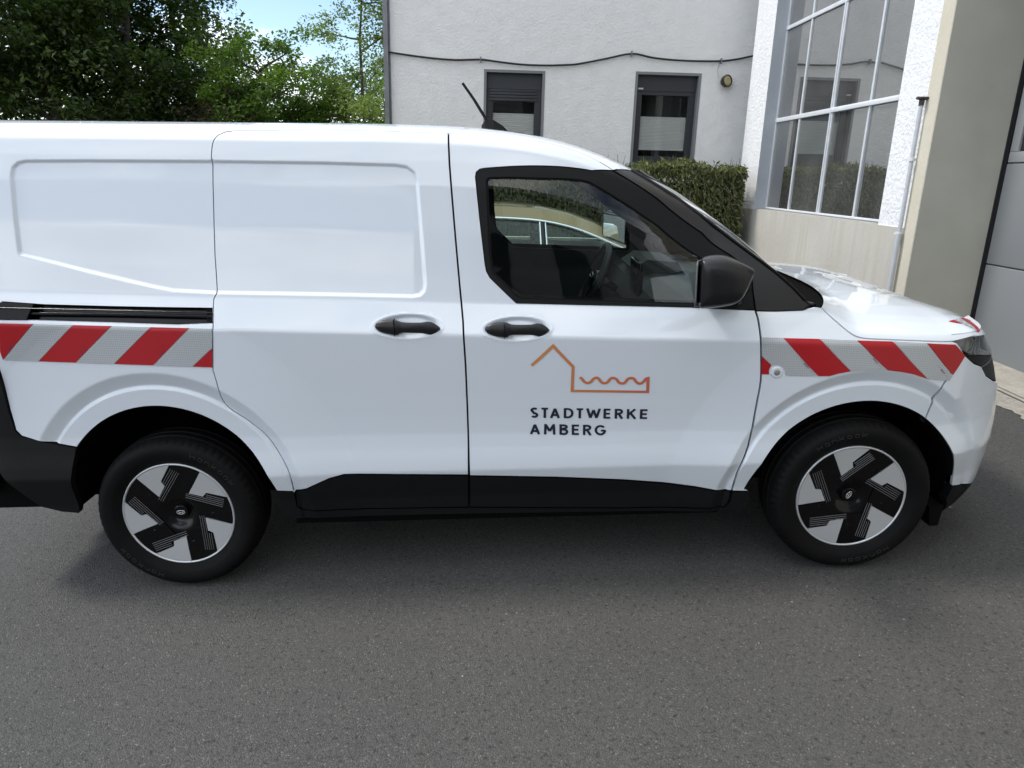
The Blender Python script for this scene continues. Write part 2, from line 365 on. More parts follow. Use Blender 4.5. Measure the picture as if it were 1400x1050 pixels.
# cable on the wall
cabp = [(-.198,3.23),(.1,3.195),(.426,3.166),(.75,3.152),(1.095,3.167),(1.35,3.145),(1.65,3.122),(1.982,3.119),(2.25,3.133),(2.436,3.151),(2.8,3.225),(3.167,3.302),(3.45,3.262),(3.752,3.240),(4.1,3.236),(4.418,3.246),(4.65,3.278),(4.871,3.325),(5.2,3.34)]
mb = MB(); mb.tube([(x, 7.965, z) for x, z in spl2(cabp)], .013, 6); cab = mb.build('wall_cable', mat('black_cable', (.015,.015,.016), rough=.5), mw=MS)
tag(cab, 'thin black cable sagging along the grey house wall above the windows', 'cable')
for x, z in ((1.095,3.167),(3.167,3.302),(4.418,3.246)):
    mb = MB(); mb.box((x-.008,7.945,z-.03),(x+.008,8.0,z+.035)); mb.build('cable_clip', REVEAL, cab)
mb = MB(); mb.tube([(4.40,7.975,3.24),(4.385,7.98,3.12),(4.40,7.97,3.03)], .003, 4); mb.build('bell_wire', mat('grey_wire', (.2,.2,.2)), cab)
# round wall lamp
LM = SITE @ Matrix.Translation((4.50,7.93,2.985)) @ Matrix.Rotation(R(28), 4, 'Z') @ Matrix.Rotation(R(-8), 4, 'X')
lamp = empty('wall_lamp', LM); tag(lamp, 'small round brass and black lamp on the grey wall beneath the cable', 'lamp')
mb = MB(); mb.lathe([(.07,.01),(.06,.045),(.02,.075),(-.035,.082),(-.045,.078),(-.03,.070)], 24); mb.build('lamp_body', mat('dark_bronze', (.05,.045,.03), rough=.4, metal=.5), lamp)
mb = MB(); mb.lathe([(-.035,.001),(-.046,.03),(-.042,.055),(-.03,.070)], 24); mb.build('lamp_lens', mat('yellowed_lens', (.40,.34,.16), rough=.25, coat=.6), lamp)
# ---------------------------------------------------------------- workshop with the tall window and the garage door
STUC = mat('white_stucco', (.80,.81,.82), rough=.95, bump=[(9,.008,3),(30,.011,4),(80,.003,3)], var=[(12,.22,(.62,.62,.61))])
REVW = mat('reveal_shade_grey', (.46,.49,.53), rough=.8, bump=[(30,.003,4)], var=[(3,.5,(.40,.43,.46))])  # shade on the window reveal is put into this blue-grey
def plinth_mat():
    m = mat('stained_plinth', (.50,.48,.43), rough=.9, bump=[(20,.003,5)]); N = m.node_tree.nodes; L = m.node_tree.links
    co = N.new('ShaderNodeTexCoord'); mp = N.new('ShaderNodeMapping'); L.new(co.outputs['Object'], mp.inputs[0]); mp.inputs['Scale'].default_value = (7, 7, .55)
    n = N.new('ShaderNodeTexNoise'); n.inputs['Scale'].default_value = 1.6; n.inputs['Detail'].default_value = 7; L.new(mp.outputs[0], n.inputs['Vector'])
    n2 = N.new('ShaderNodeTexNoise'); n2.inputs['Scale'].default_value = 1.4; n2.inputs['Detail'].default_value = 5; L.new(co.outputs['Object'], n2.inputs['Vector'])
    r = N.new('ShaderNodeMapRange'); L.new(n.outputs['Fac'], r.inputs[0]); r.inputs[1].default_value = .42; r.inputs[2].default_value = .64
    r2 = N.new('ShaderNodeMapRange'); L.new(n2.outputs['Fac'], r2.inputs[0]); r2.inputs[1].default_value = .35; r2.inputs[2].default_value = .65
    a = N.new('ShaderNodeMix'); a.data_type = 'RGBA'; L.new(r2.outputs[0], a.inputs[0]); a.inputs[6].default_value = (.54,.525,.47,1); a.inputs[7].default_value = (.48,.46,.405,1)
    b = N.new('ShaderNodeMix'); b.data_type = 'RGBA'; L.new(r.outputs[0], b.inputs[0]); L.new(a.outputs[2], b.inputs[6]); b.inputs[7].default_value = (.485,.462,.40,1)
    L.new(b.outputs[2], N['Principled BSDF'].inputs['Base Color']); return m
PLINTH = plinth_mat()
CREAM = mat('cream_render', (.56,.52,.42), rough=.9, bump=[(30,.003,4)], var=[(4,.6,(.62,.58,.48))])
OLIVE = mat('smooth_grey_green_render', (.50,.485,.41), rough=.9, bump=[(6,.003,3)], var=[(2.5,.8,(.43,.415,.35)),(12,.4,(.47,.455,.39))])
SASH = mat('white_sash', (.66,.69,.72), rough=.5, var=[(9,.4,(.50,.52,.54))])
XF, XW, XD = 4.70, 4.863, 5.30
shop = empty('workshop_building', MS); tag(shop, 'white stuccoed workshop with a tall multi-pane window, stained plinth and grey garage door', 'building')
mb, rv = wall_mesh(3.34, 7.52, 1.315, 7.0, [(3.78,6.857,1.316,6.2)], XF, XW-XF, 'x')
mb.build('wall', STUC, shop, fix=False); rv.build('window_reveal', REVW, shop, fix=False)
mb = MB(); mb.box((XF-.012,3.34,-.2),(XF+.2,7.535,1.315)); mb.build('plinth', PLINTH, shop)
mb = MB(); mb.box((XF+.001,7.30,-.2),(XF+6,7.519,7)); mb.build('side_wall', REVW, shop)
mb = MB(); mb.box((XF-.015,3.185,-.2),(XF+.1,3.34,7.0)); mb.build('corner_band', CREAM, shop)
mb = MB(); mb.box((XF-.013,3.176,-.2),(XD+.12,3.185,3.9)); mb.build('door_reveal', OLIVE, shop)
mb = MB(); mb.box((XF-.014,-.6,3.9),(XD+.1,3.18,7.0)); mb.build('front_wall', CREAM, shop)
mb = MB(); mb.box((XF-.014,-6,-.2),(XF+.4,-.6,7.0)); mb.build('front_wall', CREAM, shop)
mb = MB(); mb.box((XF+.2,-6,7.0),(XF+7,7.5,7.2)); mb.build('roof', mat('roof_felt', (.12,.12,.12), rough=.9), shop)
for a, b in (((XF+6.8,-6,-.2),(XF+7,7.3,7.0)), ((XF+.4,-6.0,-.2),(XF+7,-5.8,7.0))):
    mb = MB(); mb.box(a, b); mb.build('rear_wall', CREAM, shop)
mb = MB(); mb.box((XF-.004,3.78,1.296),(XW+.2,6.857,1.319)); mb.build('window_sill', mat('sill_cement', (.42,.41,.38), rough=.9, var=[(14,.6,(.30,.29,.26))]), shop)
bars = []; tw = MB(); cols = [3.80,4.553,5.334,6.141,6.845]; rows = [1.33,2.405,3.465,4.53,5.60,6.19]
SB = [(3.79,.03),(4.553,.028),(5.334,.046),(6.141,.026),(6.848,.02)]
for y, w in SB:
    if w > .04: bars += [((XW-.012,y-w/2-.004,1.335),(XW+.03,y-.002,6.19)), ((XW-.02,y+.003,1.335),(XW+.03,y+w/2+.006,6.19))]
    else: bars.append(((XW-.012,y-w/2-.003,1.335),(XW+.03,y+w/2+.003,6.19)))
for z, w in ((1.335,.022),(2.405,.050),(3.465,.044),(4.53,.03),(5.60,.03),(6.19,.03)):
    if z < 1.4: tw.box((XW-.018,3.78,z-w/2),(XW+.028,6.857,z+w/2),.004)
    else: bars.append(((XW-.018,3.78,z-w/2),(XW+.028,6.857,z+w/2)))
bars.append(((XW-.028,3.80,2.380),(XW-.018,5.33,2.418)))
twin = tw.build('window', SASH, shop)
for a, b in bars:
    q = MB(); q.box(a, b, .004); q.build('glazing_bar', SASH, twin)
rr = random.Random(3); PG = glass_mat('old_pane_glass', (.55,.56,.55), refl=.5, ior=1.5, rough=.02, dust=.11)
for i in range(4):
    for j in range(5):
        a, b, c, d = cols[i]+.01, cols[i+1]-.01, rows[j]+.012, rows[j+1]-.012; t1, t2 = rr.uniform(-.004,.004), rr.uniform(-.004,.004); q = MB()
        q.add([(XW+.005+t1,a,c),(XW+.005-t1,b,c),(XW+.005-t1+t2,b,d),(XW+.005+t1+t2,a,d)], [(0,1,2,3)]); q.build('pane', PG, twin, fix=False)
mb = MB(); mb.box((XW+.05,3.5,1.0),(XW+3.2,7.2,6.6)); inn = mb.build('interior_room', mat('workshop_interior', (.10,.10,.095), rough=.9), shop)
# garage door: one leaf of sectional panels
GD = mat('garage_door_grey', (.215,.228,.236), rough=.45, bump=[(60,.0006,3)])
GW = mat('door_window_frame', (.30,.31,.315), rough=.4)
gd = MB(); gd.box((XD+.06,-.6,.12),(XD+.09,3.176,3.9)); gdoor = gd.build('garage_door', GD, shop)
zr = [.265,1.055,1.845,2.86,3.88]
for k in range(4):
    if k == 2: continue
    q = MB(); q.box((XD,-.58,zr[k]+.004),(XD+.05,3.135,zr[k+1]-.004),.008); q.build('door_panel', GD, gdoor)
for a, b in ((-.58,.60),(.60,1.80),(1.80,3.135)):
    q = MB(); q.box((XD,a+.004,1.849),(XD+.05,b-.004,1.93),.006); q.box((XD,a+.004,2.78),(XD+.05,b-.004,2.856),.006); q.box((XD,a+.004,1.93),(XD+.05,a+.09,2.78),.006); q.box((XD,b-.09,1.93),(XD+.05,b-.004,2.78),.006)
    q.build('door_window_frame', GW, gdoor)
for a, b in ((-.58,.60),(.60,1.80),(1.80,3.135)):
    q = MB(); q.add([(XD+.02,a+.08,1.92),(XD+.02,b-.08,1.92),(XD+.02,b-.08,2.79),(XD+.02,a+.08,2.79)], [(0,1,2,3)]); q.build('door_pane', mat('tinted_acrylic', (.035,.028,.034), rough=.08), gdoor, fix=False)
q = MB(); q.box((XD-.012,-.6,.225),(XD+.05,3.15,.262),.006); q.box((XD-.004,3.140,.22),(XD+.05,3.160,3.9)); q.box((XD-.012,3.158,.2),(XD+.06,3.176,3.9)); q.build('door_gasket', mat('gasket', (.012,.012,.014), rough=.6), gdoor)
# vent pipe fixed to the wall
pipe = empty('vent_pipe', MS); tag(pipe, 'slim grey painted pipe with a small dark cap on the white stucco', 'pipe')
mb = MB(); mb.tube([(XF-.055,3.335,.25),(XF-.055,3.335,1.27)], .022, 12); mb.tube([(XF-.05,3.34,1.25),(XF-.05,3.345,2.28)], .017, 12); mb.build('pipe_tube', mat('grey_pipe_paint', (.50,.52,.55), rough=.5, var=[(20,.4,(.40,.41,.43))]), pipe)
mb = MB(); mb.tube([(XF-.05,3.345,2.27),(XF-.05,3.345,2.315)], .021, 12); mb.tube([(XF-.09,3.345,2.325),(XF-.01,3.345,2.325)], .013, 8); mb.box((XF-.085,3.31,2.318),(XF-.01,3.38,2.335),.005); mb.build('pipe_cap', mat('rusty_cap', (.06,.05,.045), rough=.8), pipe)
for z in (1.86,1.27): 
    mb = MB(); mb.tube([(XF-.05,3.343,z-.012),(XF-.05,3.343,z+.012)], .024, 12); mb.box((XF-.055,3.335,z-.008),(XF,3.35,z+.008)); mb.box((XF-.07,3.355,z-.01),(XF-.04,3.385,z+.01)); mb.build('pipe_bracket', SASH, pipe)
# ---------------------------------------------------------------- foliage helpers
def leaf_mat(name, col, tint, sc_=.8, tr=.45):
    m = bpy.data.materials.new(name); m.use_nodes = True; N = m.node_tree.nodes; L = m.node_tree.links; b = N['Principled BSDF']; out = N['Material Output']
    co = N.new('ShaderNodeTexCoord'); n = N.new('ShaderNodeTexNoise'); n.inputs['Scale'].default_value = sc_; n.inputs['Detail'].default_value = 5; L.new(co.outputs['Object'], n.inputs['Vector'])
    w = N.new('ShaderNodeTexWhiteNoise'); g = N.new('ShaderNodeNewGeometry')
    L.new(g.outputs['Random Per Island'], w.inputs['Vector'])
    a = N.new('ShaderNodeMath'); a.operation = 'ADD'; L.new(n.outputs['Fac'], a.inputs[0]); L.new(g.outputs['Random Per Island'], a.inputs[1])
    r = N.new('ShaderNodeMapRange'); L.new(a.outputs[0], r.inputs[0]); r.inputs[1].default_value = .5; r.inputs[2].default_value = 1.5
    x = N.new('ShaderNodeMix'); x.data_type = 'RGBA'; L.new(r.outputs[0], x.inputs[0]); x.inputs[6].default_value = (*col, 1); x.inputs[7].default_value = (*tint, 1)
    L.new(x.outputs[2], b.inputs['Base Color']); b.inputs['Roughness'].default_value = .42
    t = N.new('ShaderNodeBsdfTranslucent'); y = N.new('ShaderNodeMix'); y.data_type = 'RGBA'; y.blend_type = 'MULTIPLY'; y.inputs[0].default_value = 1; L.new(x.outputs[2], y.inputs[6]); y.inputs[7].default_value = (1.6,1.9,.7,1); L.new(y.outputs[2], t.inputs[0])
    ms = N.new('ShaderNodeMixShader'); ms.inputs[0].default_value = tr; L.new(b.outputs[0], ms.inputs[1]); L.new(t.outputs[0], ms.inputs[2]); L.new(ms.outputs[0], out.inputs[0]); return m
BARK = mat('bark', (.075,.062,.05), rough=.9, bump=[(18,.02,6)], var=[(5,.6,(.045,.04,.034))])
def leaves(centres, rads, per, size, seed, flat=.5, droop=0, aspect=.55, shape='leaf'):
    g = np.random.default_rng(seed); C_ = np.repeat(np.array(centres, float), per, 0); Rr = np.repeat(np.array(rads, float), per)
    n = len(C_); d = g.normal(size=(n, 3)); d /= np.linalg.norm(d, axis=1, keepdims=True); rad = g.random(n)**.45
    P = C_+d*(rad*Rr)[:, None]*[1, 1, .75]
    ax = g.normal(size=(n, 3)); ax[:, 2] = ax[:, 2]*(1-flat)-droop; ax += d*.6; ax /= np.linalg.norm(ax, axis=1, keepdims=True)
    up_ = g.normal(size=(n, 3))*.7+[0, 0, 1]; sd = np.cross(ax, up_); sd /= np.linalg.norm(sd, axis=1, keepdims=True)+1e-9
    s = size*(.6+.8*g.random(n))[:, None]
    nn = np.cross(sd, ax)*.12
    q = np.stack([P-ax*s*.5, P+sd*s*aspect*.5+nn*s, P+ax*s*.5, P-sd*s*aspect*.5+nn*s], 1).reshape(-1, 3)
    return q
def quad_mesh(name, Q):
    F = np.arange(len(Q)).reshape(-1, 4); return np_mesh(name, Q, F, smooth=False)
def tree(x, y, h, cr, ch, cz, lm, n_cl, per, size, label, group, seed, trunk_r=.14, clr=.6, lean=(0,0), sparse=False, name='leafy_tree'):
    rr = random.Random(seed); z0 = gz(x, y); root = empty(name, site((x, y, z0))); tag(root, label, 'tree', group)
    mb = MB(); top = Vector((lean[0], lean[1], h*.86)); tp = []
    for i in range(9):
        u = i/8; tp.append(top*u+Vector((rr.uniform(-.12,.12), rr.uniform(-.12,.12), 0))*(u*1.2 if i else 0))
    mb.tube(tp, [trunk_r*(1-.86*i/8)*(1.25 if i == 0 else 1) for i in range(9)], 9)
    cen = []; rad = []; limbs = []
    nl = 22 if not sparse else 16
    for i in range(nl):
        u = rr.uniform(.16, .97); a = rr.uniform(0, 6.283); b0 = tp[int(u*8)].lerp(tp[min(8, int(u*8)+1)], u*8-int(u*8))
        zc = b0.z; rel = abs(zc-cz)/(ch*.5+.01); L_ = cr*math.sqrt(max(.12, 1-min(1, rel)**2))*rr.uniform(.65, 1.0)
        el = rr.uniform(.15, .75); dv = Vector((math.cos(a), math.sin(a), el)).normalized(); p = [b0]; q = b0
        for k in range(4):
            q = q+dv*L_/4+Vector((rr.uniform(-.1,.1), rr.uniform(-.1,.1), rr.uniform(-.06,.10)))*L_*.25; p.append(q)
            if k > 0:
                dd = (dv+Vector((rr.uniform(-.9,.9), rr.uniform(-.9,.9), rr.uniform(-.3,.8)))).normalized(); e = q+dd*L_*rr.uniform(.2,.42); mb.tube([q, (q+e)/2+Vector((0,0,.04)), e], [trunk_r*.11, trunk_r*.08, .006], 4, caps=False); limbs.append(e)
        mb.tube(p, [trunk_r*(.40-.08*k) for k in range(5)], 6, caps=False); limbs += p[2:]
    for i in range(n_cl):
        if rr.random() < .62:
            c = rr.choice(limbs)+Vector((rr.gauss(0,.25), rr.gauss(0,.25), rr.gauss(0,.2)))
        else:
            a = rr.uniform(0, 6.283); w = rr.uniform(-1, 1); k = math.sqrt(1-w*w)*rr.random()**.35; c = Vector((lean[0]*.6+cr*k*math.cos(a), lean[1]*.6+cr*k*math.sin(a), cz+ch*.5*w*rr.uniform(.7,1)))
        cen.append(c[:]); rad.append(clr*rr.uniform(.5, 1.25))
    mb.build('trunk', BARK, root, fix=False)
    link('crown', quad_mesh('crown', leaves(cen, rad, per, size, seed, droop=.15)), root, lm); return root
# ---------------------------------------------------------------- trees
LD = leaf_mat('leaf_dark', (.022,.042,.010), (.070,.105,.022)); LM_ = leaf_mat('leaf_mid', (.055,.105,.018), (.16,.24,.04)); LP = leaf_mat('leaf_pale', (.10,.14,.04), (.19,.24,.08)); LF = leaf_mat('leaf_far', (.045,.075,.022), (.09,.13,.04))
G_ = 'trees along the far edge of the yard'
tree(-13.6,20.5,12,4.4,10,6.2,LD,420,120,.15,'dark leafy tree at the far left edge of the photo, sky glinting through it',G_,1,.24,.75)
tree(-10.4,18.2,11,3.6,9.5,5.4,LD,400,120,.14,'dark tree with a dense crown, second from the left behind the van roof',G_,2,.2,.7)
tree(-8.5,18.6,10,2.5,9,5.4,LD,290,120,.14,'dark tree with a bare pale trunk showing, third from the left',G_,3,.17,.62)
tree(-8.3,21.5,9.5,2.0,8,5.6,LD,190,110,.14,'tall dark tree whose upper branches reach toward the blue gap of sky',G_,4,.16,.6)
tree(-4.75,18.0,4.9,1.55,4.1,3.1,LM_,230,105,.11,'bright green rounded maple in front of the blue sky',G_,5,.11,.42)
tree(-3.5,19.6,4.1,1.0,3.1,2.8,LM_,110,100,.10,'small green tree stepping down to the right of the rounded maple',G_,6,.08,.38)
tree(-2.25,19.0,9.0,1.5,7,5.0,LP,300,75,.085,'slender sparse tree with a thin dark trunk beside the grey house corner',G_,7,.075,.42,sparse=True,name='slender_tree')
tree(-1.35,17.2,3.9,1.0,3.0,2.7,LP,85,80,.075,'pale green feathery shrub right against the grey house corner',G_,8,.05,.4,name='feathery_shrub')
tree(-2.6,22.5,5.0,1.3,4,3.4,LF,90,90,.10,'light green tree behind the slender sparse tree',G_,9,.08,.42)
def wood():
    rr = random.Random(21); cen = []; rad = []
    for i in range(760):
        x = rr.uniform(-26, -1.2); cen.append((x, rr.uniform(21.5, 25), rr.uniform(.3, 4.7)+gz(x, 23)-.3)); rad.append(rr.uniform(.4, .9))
    return leaves(cen, rad, 60, .13, 77)
wd = link('undergrowth', quad_mesh('undergrowth', wood()), None, LD, 'stuff'); wd.matrix_world = MS; tag(wd, 'dense shady undergrowth beneath the trees behind the van', 'undergrowth')
# purplish bush
pb = tree(-5.6,17.0,3.3,1.0,2.2,2.5,leaf_mat('leaf_purple',(.035,.022,.022),(.07,.045,.04)),50,70,.08,'dark reddish brown bush in front of the green trees',None,31,.05,.35,name='purple_bush'); pb['category'] = 'bush'
# ---------------------------------------------------------------- hedge
def hedge():
    g = np.random.default_rng(9); root = empty('clipped_hedge', MS); tag(root, 'clipped dark green yew hedge with drooping sprays in front of the grey house', 'hedge')
    x0, x1, y0, y1 = -.9, 4.52, 6.75, 7.55
    n = 52000; face = g.random(n); x = g.uniform(x0, x1, n); dep = g.random(n)**2*.22
    hz = 1.80+.04*np.sin(x*2.1)+.03*np.sin(x*5.3+1)+.03*np.sin(x*17)*np.sin(x*7.3)
    P = np.zeros((n, 3)); f1 = face < .72; f2 = (face >= .72) & (face < .93); f3 = face >= .93
    zz = g.random(n)
    wav = .07*np.sin(x*7.0+zz*3)+.05*np.sin(x*13+zz*9)
    P[f1] = np.stack([x, y0+dep+wav*.6, .2+zz*(hz-.2)], 1)[f1]; P[f2] = np.stack([x, g.uniform(y0, y1, n), hz-dep*.8+g.normal(0, .018, n)+.09*(g.random(n) < .05)*g.random(n)], 1)[f2]; P[f3] = np.stack([x1-dep, g.uniform(y0, y1, n), .2+zz*(hz-.2)], 1)[f3]
    ax = np.zeros((n, 3)); ax[f1] = [0, -.55, -.75]; ax[f2] = [0, -.2, .55]; ax[f3] = [.6, 0, -.6]; ax += g.normal(size=(n, 3))*.45; ax /= np.linalg.norm(ax, axis=1, keepdims=True)
    sd = np.cross(ax, g.normal(size=(n, 3))*.6+[0, -1, .6]); sd /= np.linalg.norm(sd, axis=1, keepdims=True)
    s = (.045*(.6+.9*g.random(n)))[:, None]; up_ = np.cross(sd, ax)*.15
    Q = np.stack([P-ax*s*.6, P+sd*s*.26+up_*s, P+ax*s*.9, P-sd*s*.26+up_*s], 1).reshape(-1, 3)
    link('foliage', quad_mesh('foliage', Q), root, leaf_mat('yew', (.045,.065,.020), (.17,.18,.07), 2.2, .25))
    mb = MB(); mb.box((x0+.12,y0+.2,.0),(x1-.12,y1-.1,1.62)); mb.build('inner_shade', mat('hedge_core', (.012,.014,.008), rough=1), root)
    mb = MB(); rr = random.Random(4)
    for i in range(90):
        a = rr.uniform(x0, x1); z = rr.uniform(1.2, 1.8); mb.tube([(a, y0+.15, z), (a+rr.uniform(-.1,.1), y0-.02, z-rr.uniform(-.02,.12)), (a+rr.uniform(-.16,.16), y0-.06, z-rr.uniform(.1,.26))], [.005,.004,.002], 4, caps=False)
    for i in range(110):
        a = rr.uniform(x0, x1); mb.tube([(a, y0+.3, 1.7), (a+rr.uniform(-.05,.05), y0+rr.uniform(.1,.4), 1.85+rr.uniform(0,.11))], [.005,.002], 4, caps=False)
    mb.build('twig', mat('hedge_twig', (.12,.10,.06), rough=.8), root, 'stuff', fix=False)
hedge()
# ---------------------------------------------------------------- buildings on the camera's side of the yard, seen as reflections
FARG = mat('far_glass', (.03,.035,.04), rough=.1)
bk = empty('reflected_house', site((0, -15, 0))); tag(bk, 'pale hipped roof house across the yard, seen only as a reflection in the van', 'house')
mb = MB(); mb.box((-1.2,-9,-.5),(13,0,7.0)); mb.build('wall', mat('pale_wall', (.46,.46,.45), rough=.9, var=[(1,.3,(.40,.40,.39))]), bk)
mb = MB(); mb.add([(-1.8,-9.6,7.0),(13.6,-9.6,7.0),(13.6,.6,7.0),(-1.8,.6,7.0),(2.6,-4.5,9.7),(10,-4.5,9.7)], [(0,1,5,4),(1,2,5),(2,3,4,5),(3,0,4),(0,3,2,1)]); mb.build('roof', mat('dark_roof', (.12,.115,.12), rough=.8), bk)
for i in range(5):
    for zw in (1.2, 3.6, 5.6):
        mb = MB(); mb.box((.3+2.5*i,-.02,zw),(1.4+2.5*i,.03,zw+1.2)); mb.build('window', FARG, bk)
# ---------------------------------------------------------------- gold saloon parked beyond the van
GOLD = mat('gold_metallic_paint', (.25,.185,.085), rough=.38, metal=.35, coat=1, coat_rough=.03)
CHROME = mat('chrome', (.78,.80,.82), rough=.12, metal=1)
def saloon():
    bx, by = 1.25, 4.0; z0 = gz(bx, by); root = empty('parked_saloon', site((bx, by, z0))); tag(root, 'gold classic saloon with chrome window trim parked beyond the van, seen through its cab windows', 'car')
    W2 = .88
    def sec(x, top, w, zb=.30):
        return [(x,-w*.93,zb),(x,-w,.50),(x,-w*1.0,.68),(x,-w*.965,top-.03),(x,-w*.90,top),(x,-w*.5,top+.02),(x,0,top+.028),(x,w*.5,top+.02),(x,w*.90,top),(x,w*.965,top-.03),(x,w,.68),(x,w,.50),(x,w*.93,zb)]
    mb = MB(); mb.loft([sec(x, t, w, zb) for x, t, w, zb in ((-2.35,.72,.70,.40),(-2.28,.84,.80,.34),(-1.9,.89,.85,.30),(-1.2,.90,.88,.28),(0,.90,.88,.26),(.9,.90,.88,.28),(1.6,.875,.86,.30),(2.2,.82,.82,.34),(2.38,.72,.74,.40))])
    mb.build('body', GOLD, root, angle=40)
    # greenhouse: roof shell
    st_ = [(-1.30,1.02,.66),(-1.02,1.16,.64),(-.70,1.245,.62),(-.30,1.285,.61),(.1,1.285,.605),(.42,1.265,.61),(.66,1.225,.62),(.86,1.165,.64),(1.02,1.10,.655)]
    mb = MB(); secs = []
    for x, z, w in st_:
        secs.append([(x, w*math.sin(a)*1.0 if abs(a) < 1.57 else w*(1 if a > 0 else -1), z-.085*(1-math.cos(a))*1.0) for a in np.linspace(-1.5, 1.5, 17)])
    mb.loft(secs, closed=False, caps=False); rf = mb.build('roof', GOLD, root, fix=True)
    BZ = .905
    side = [(-1.12,BZ),(-.93,1.04),(-.72,1.125),(-.35,1.175),(.05,1.180),(.38,1.165),(.62,1.125),(.80,1.07),(1.02,.985),(1.22,BZ)]
    yy = lambda z: .83-(z-.90)*.62
    for s_ in (-1, 1):
        S3 = lambda x, z, o=0: (x, s_*(yy(z)+o), z)
        mb = MB(); mb.add([S3(x, z, -.012) for x, z in side], [tuple(range(len(side)))]); mb.build('side_glass', glass_mat('saloon_glass', (.70,.78,.74)), root, fix=False)
        mb = MB(); mb.tube([S3(x, z, .004) for x, z in spl2(side)], .011, 6); mb.tube([S3(-1.2,BZ,.012), S3(1.3,BZ,.012)], .012, 6)
        for xb in (.40,.445): mb.tube([S3(xb,BZ), S3(xb-.015,1.165)], .009, 6)
        mb.build('window_trim', CHROME, root)
        mb = MB(); mb.tube([S3(.422,BZ,-.004), S3(.407,1.165,-.004)], .016, 6); mb.build('door_pillar', SEALB, root)
        mb = MB(); q_ = spl2([(x, z) for x, z in side]); 
        mb.loft([[S3(x, z, -.002), (x, s_*.60, z+.09 if z > 1.0 else z+.06)] for x, z in q_ if z > .93], closed=False, caps=False); mb.build('roof_side', GOLD, root, fix=True)
    mb = MB(); mb.add([(1.0,-.62,1.07),(1.0,.62,1.07),(1.45,.74,.90),(1.45,-.74,.90)], [(0,1,2,3)]); mb.build('windscreen', glass_mat('saloon_glass2', (.75,.82,.79)), root, fix=False)
    mb = MB(); mb.add([(-1.30,-.62,1.0),(-1.30,.62,1.0),(-1.65,.72,.90),(-1.65,-.72,.90)], [(0,1,2,3)]); mb.build('rear_window', glass_mat('saloon_glass3', (.75,.82,.79)), root, fix=False)
    CREAMS = mat('cream_leather', (.50,.45,.34), rough=.5)
    for x, w in ((-.75,1),(.42,0)):
        for y in (-.36,.36):
            mb = MB(); mb.loft([[(x+.0,y-.24+a,z),(x+.0,y+.24-a,z),(x+.13,y+.24-a,z-.02),(x+.13,y-.24+a,z-.02)] for x, z, a in ((x+.16,.5,.02),(x+.06,.80,0),(x-.02,.97,.06),(x-.03,1.0,.12))]); mb.box((x+.1,y-.24,.42),(x+.6,y+.24,.55),.04); mb.build('seat', CREAMS, root)
    mb = MB(); mb.tube([(1.05+.03*math.sin(a), -.36+.19*math.cos(a), .88+.14*math.sin(a)) for a in np.linspace(0, 6.283, 33)], .012, 6, caps=False); mb.build('steering_wheel', SEALB, root)
    for x in (-1.42,1.45):
        for s_ in (-1, 1):
            mb = MB(); M_ = Matrix.Translation((x, s_*.78, .32)); mb.lathe([(-.09,.20),(-.10,.26),(-.08,.315),(.08,.315),(.10,.26),(.09,.20)], 32, 'y', M_); mb.lathe([(-.085,.2),(-.07,.1),(-.09,.01),(.09,.01),(.085,.2)], 24, 'y', M_); mb.build('wheel', SEALB, root)
    mb = MB()
    for s_ in (-1,1):
        mb = MB(); mb.lathe([(0,.002),(.02,.05),(.0,.085),(-.03,.09)], 20, 'x', Matrix.Translation((2.34, s_*.55, .62))); mb.build('headlight', CHROME, root)
    for xb in (2.36, -2.44):
        mb = MB(); mb.box((xb,-.75,.42),(xb+.1,.75,.50),.02); mb.build('bumper', CHROME, root)
saloon()
# ---------------------------------------------------------------- van body surface
def smooth_table(pts, step=0.004, sig=0.006):
    pts = np.array(pts, float)
    d = np.r_[0, np.cumsum(np.hypot(*np.diff(pts, axis=0).T))]
    s = np.arange(0, d[-1], step)
    a = np.stack([np.interp(s, d, pts[:, i]) for i in range(2)], 1)
    k = int(4*sig/step); w = np.exp(-.5*(np.arange(-k, k+1)*step/sig)**2); w /= w.sum()
    ext = np.concatenate([a[0]+(np.arange(-k, 0)*step)[:, None]*(a[1]-a[0])/step, a,
                          a[-1]+(np.arange(1, k+1)*step)[:, None]*(a[-1]-a[-2])/step])
    a = np.stack([np.convolve(ext[:, i], w, 'valid') for i in range(2)], 1)
    return s, a
# cross-section of the side: (inward offset, height), bottom to roof centre
PROF = [(.150,.120),(.075,.195),(.045,.270),(.032,.380),(.010,.455),(-.002,.500),(.004,.545),(.014,.600),(.021,.660),
        (.020,.740),(.015,.850),(.007,.980),(.000,1.092),(.046,1.205),(.064,1.300),(.088,1.450),(.116,1.600),(.138,1.690),
        (.156,1.748),(.185,1.778),(.225,1.797),(.300,1.809),(.420,1.816),(.600,1.821),(.900,1.823)]
PS, PA = smooth_table(PROF)
S_MAX = PS[-1]
def s_of(z):            # arc length on the section at a height below the roof
    i = np.argmax(PA[:, 1] > 1.8135); return float(np.interp(z, PA[:i, 1], PS[:i]))
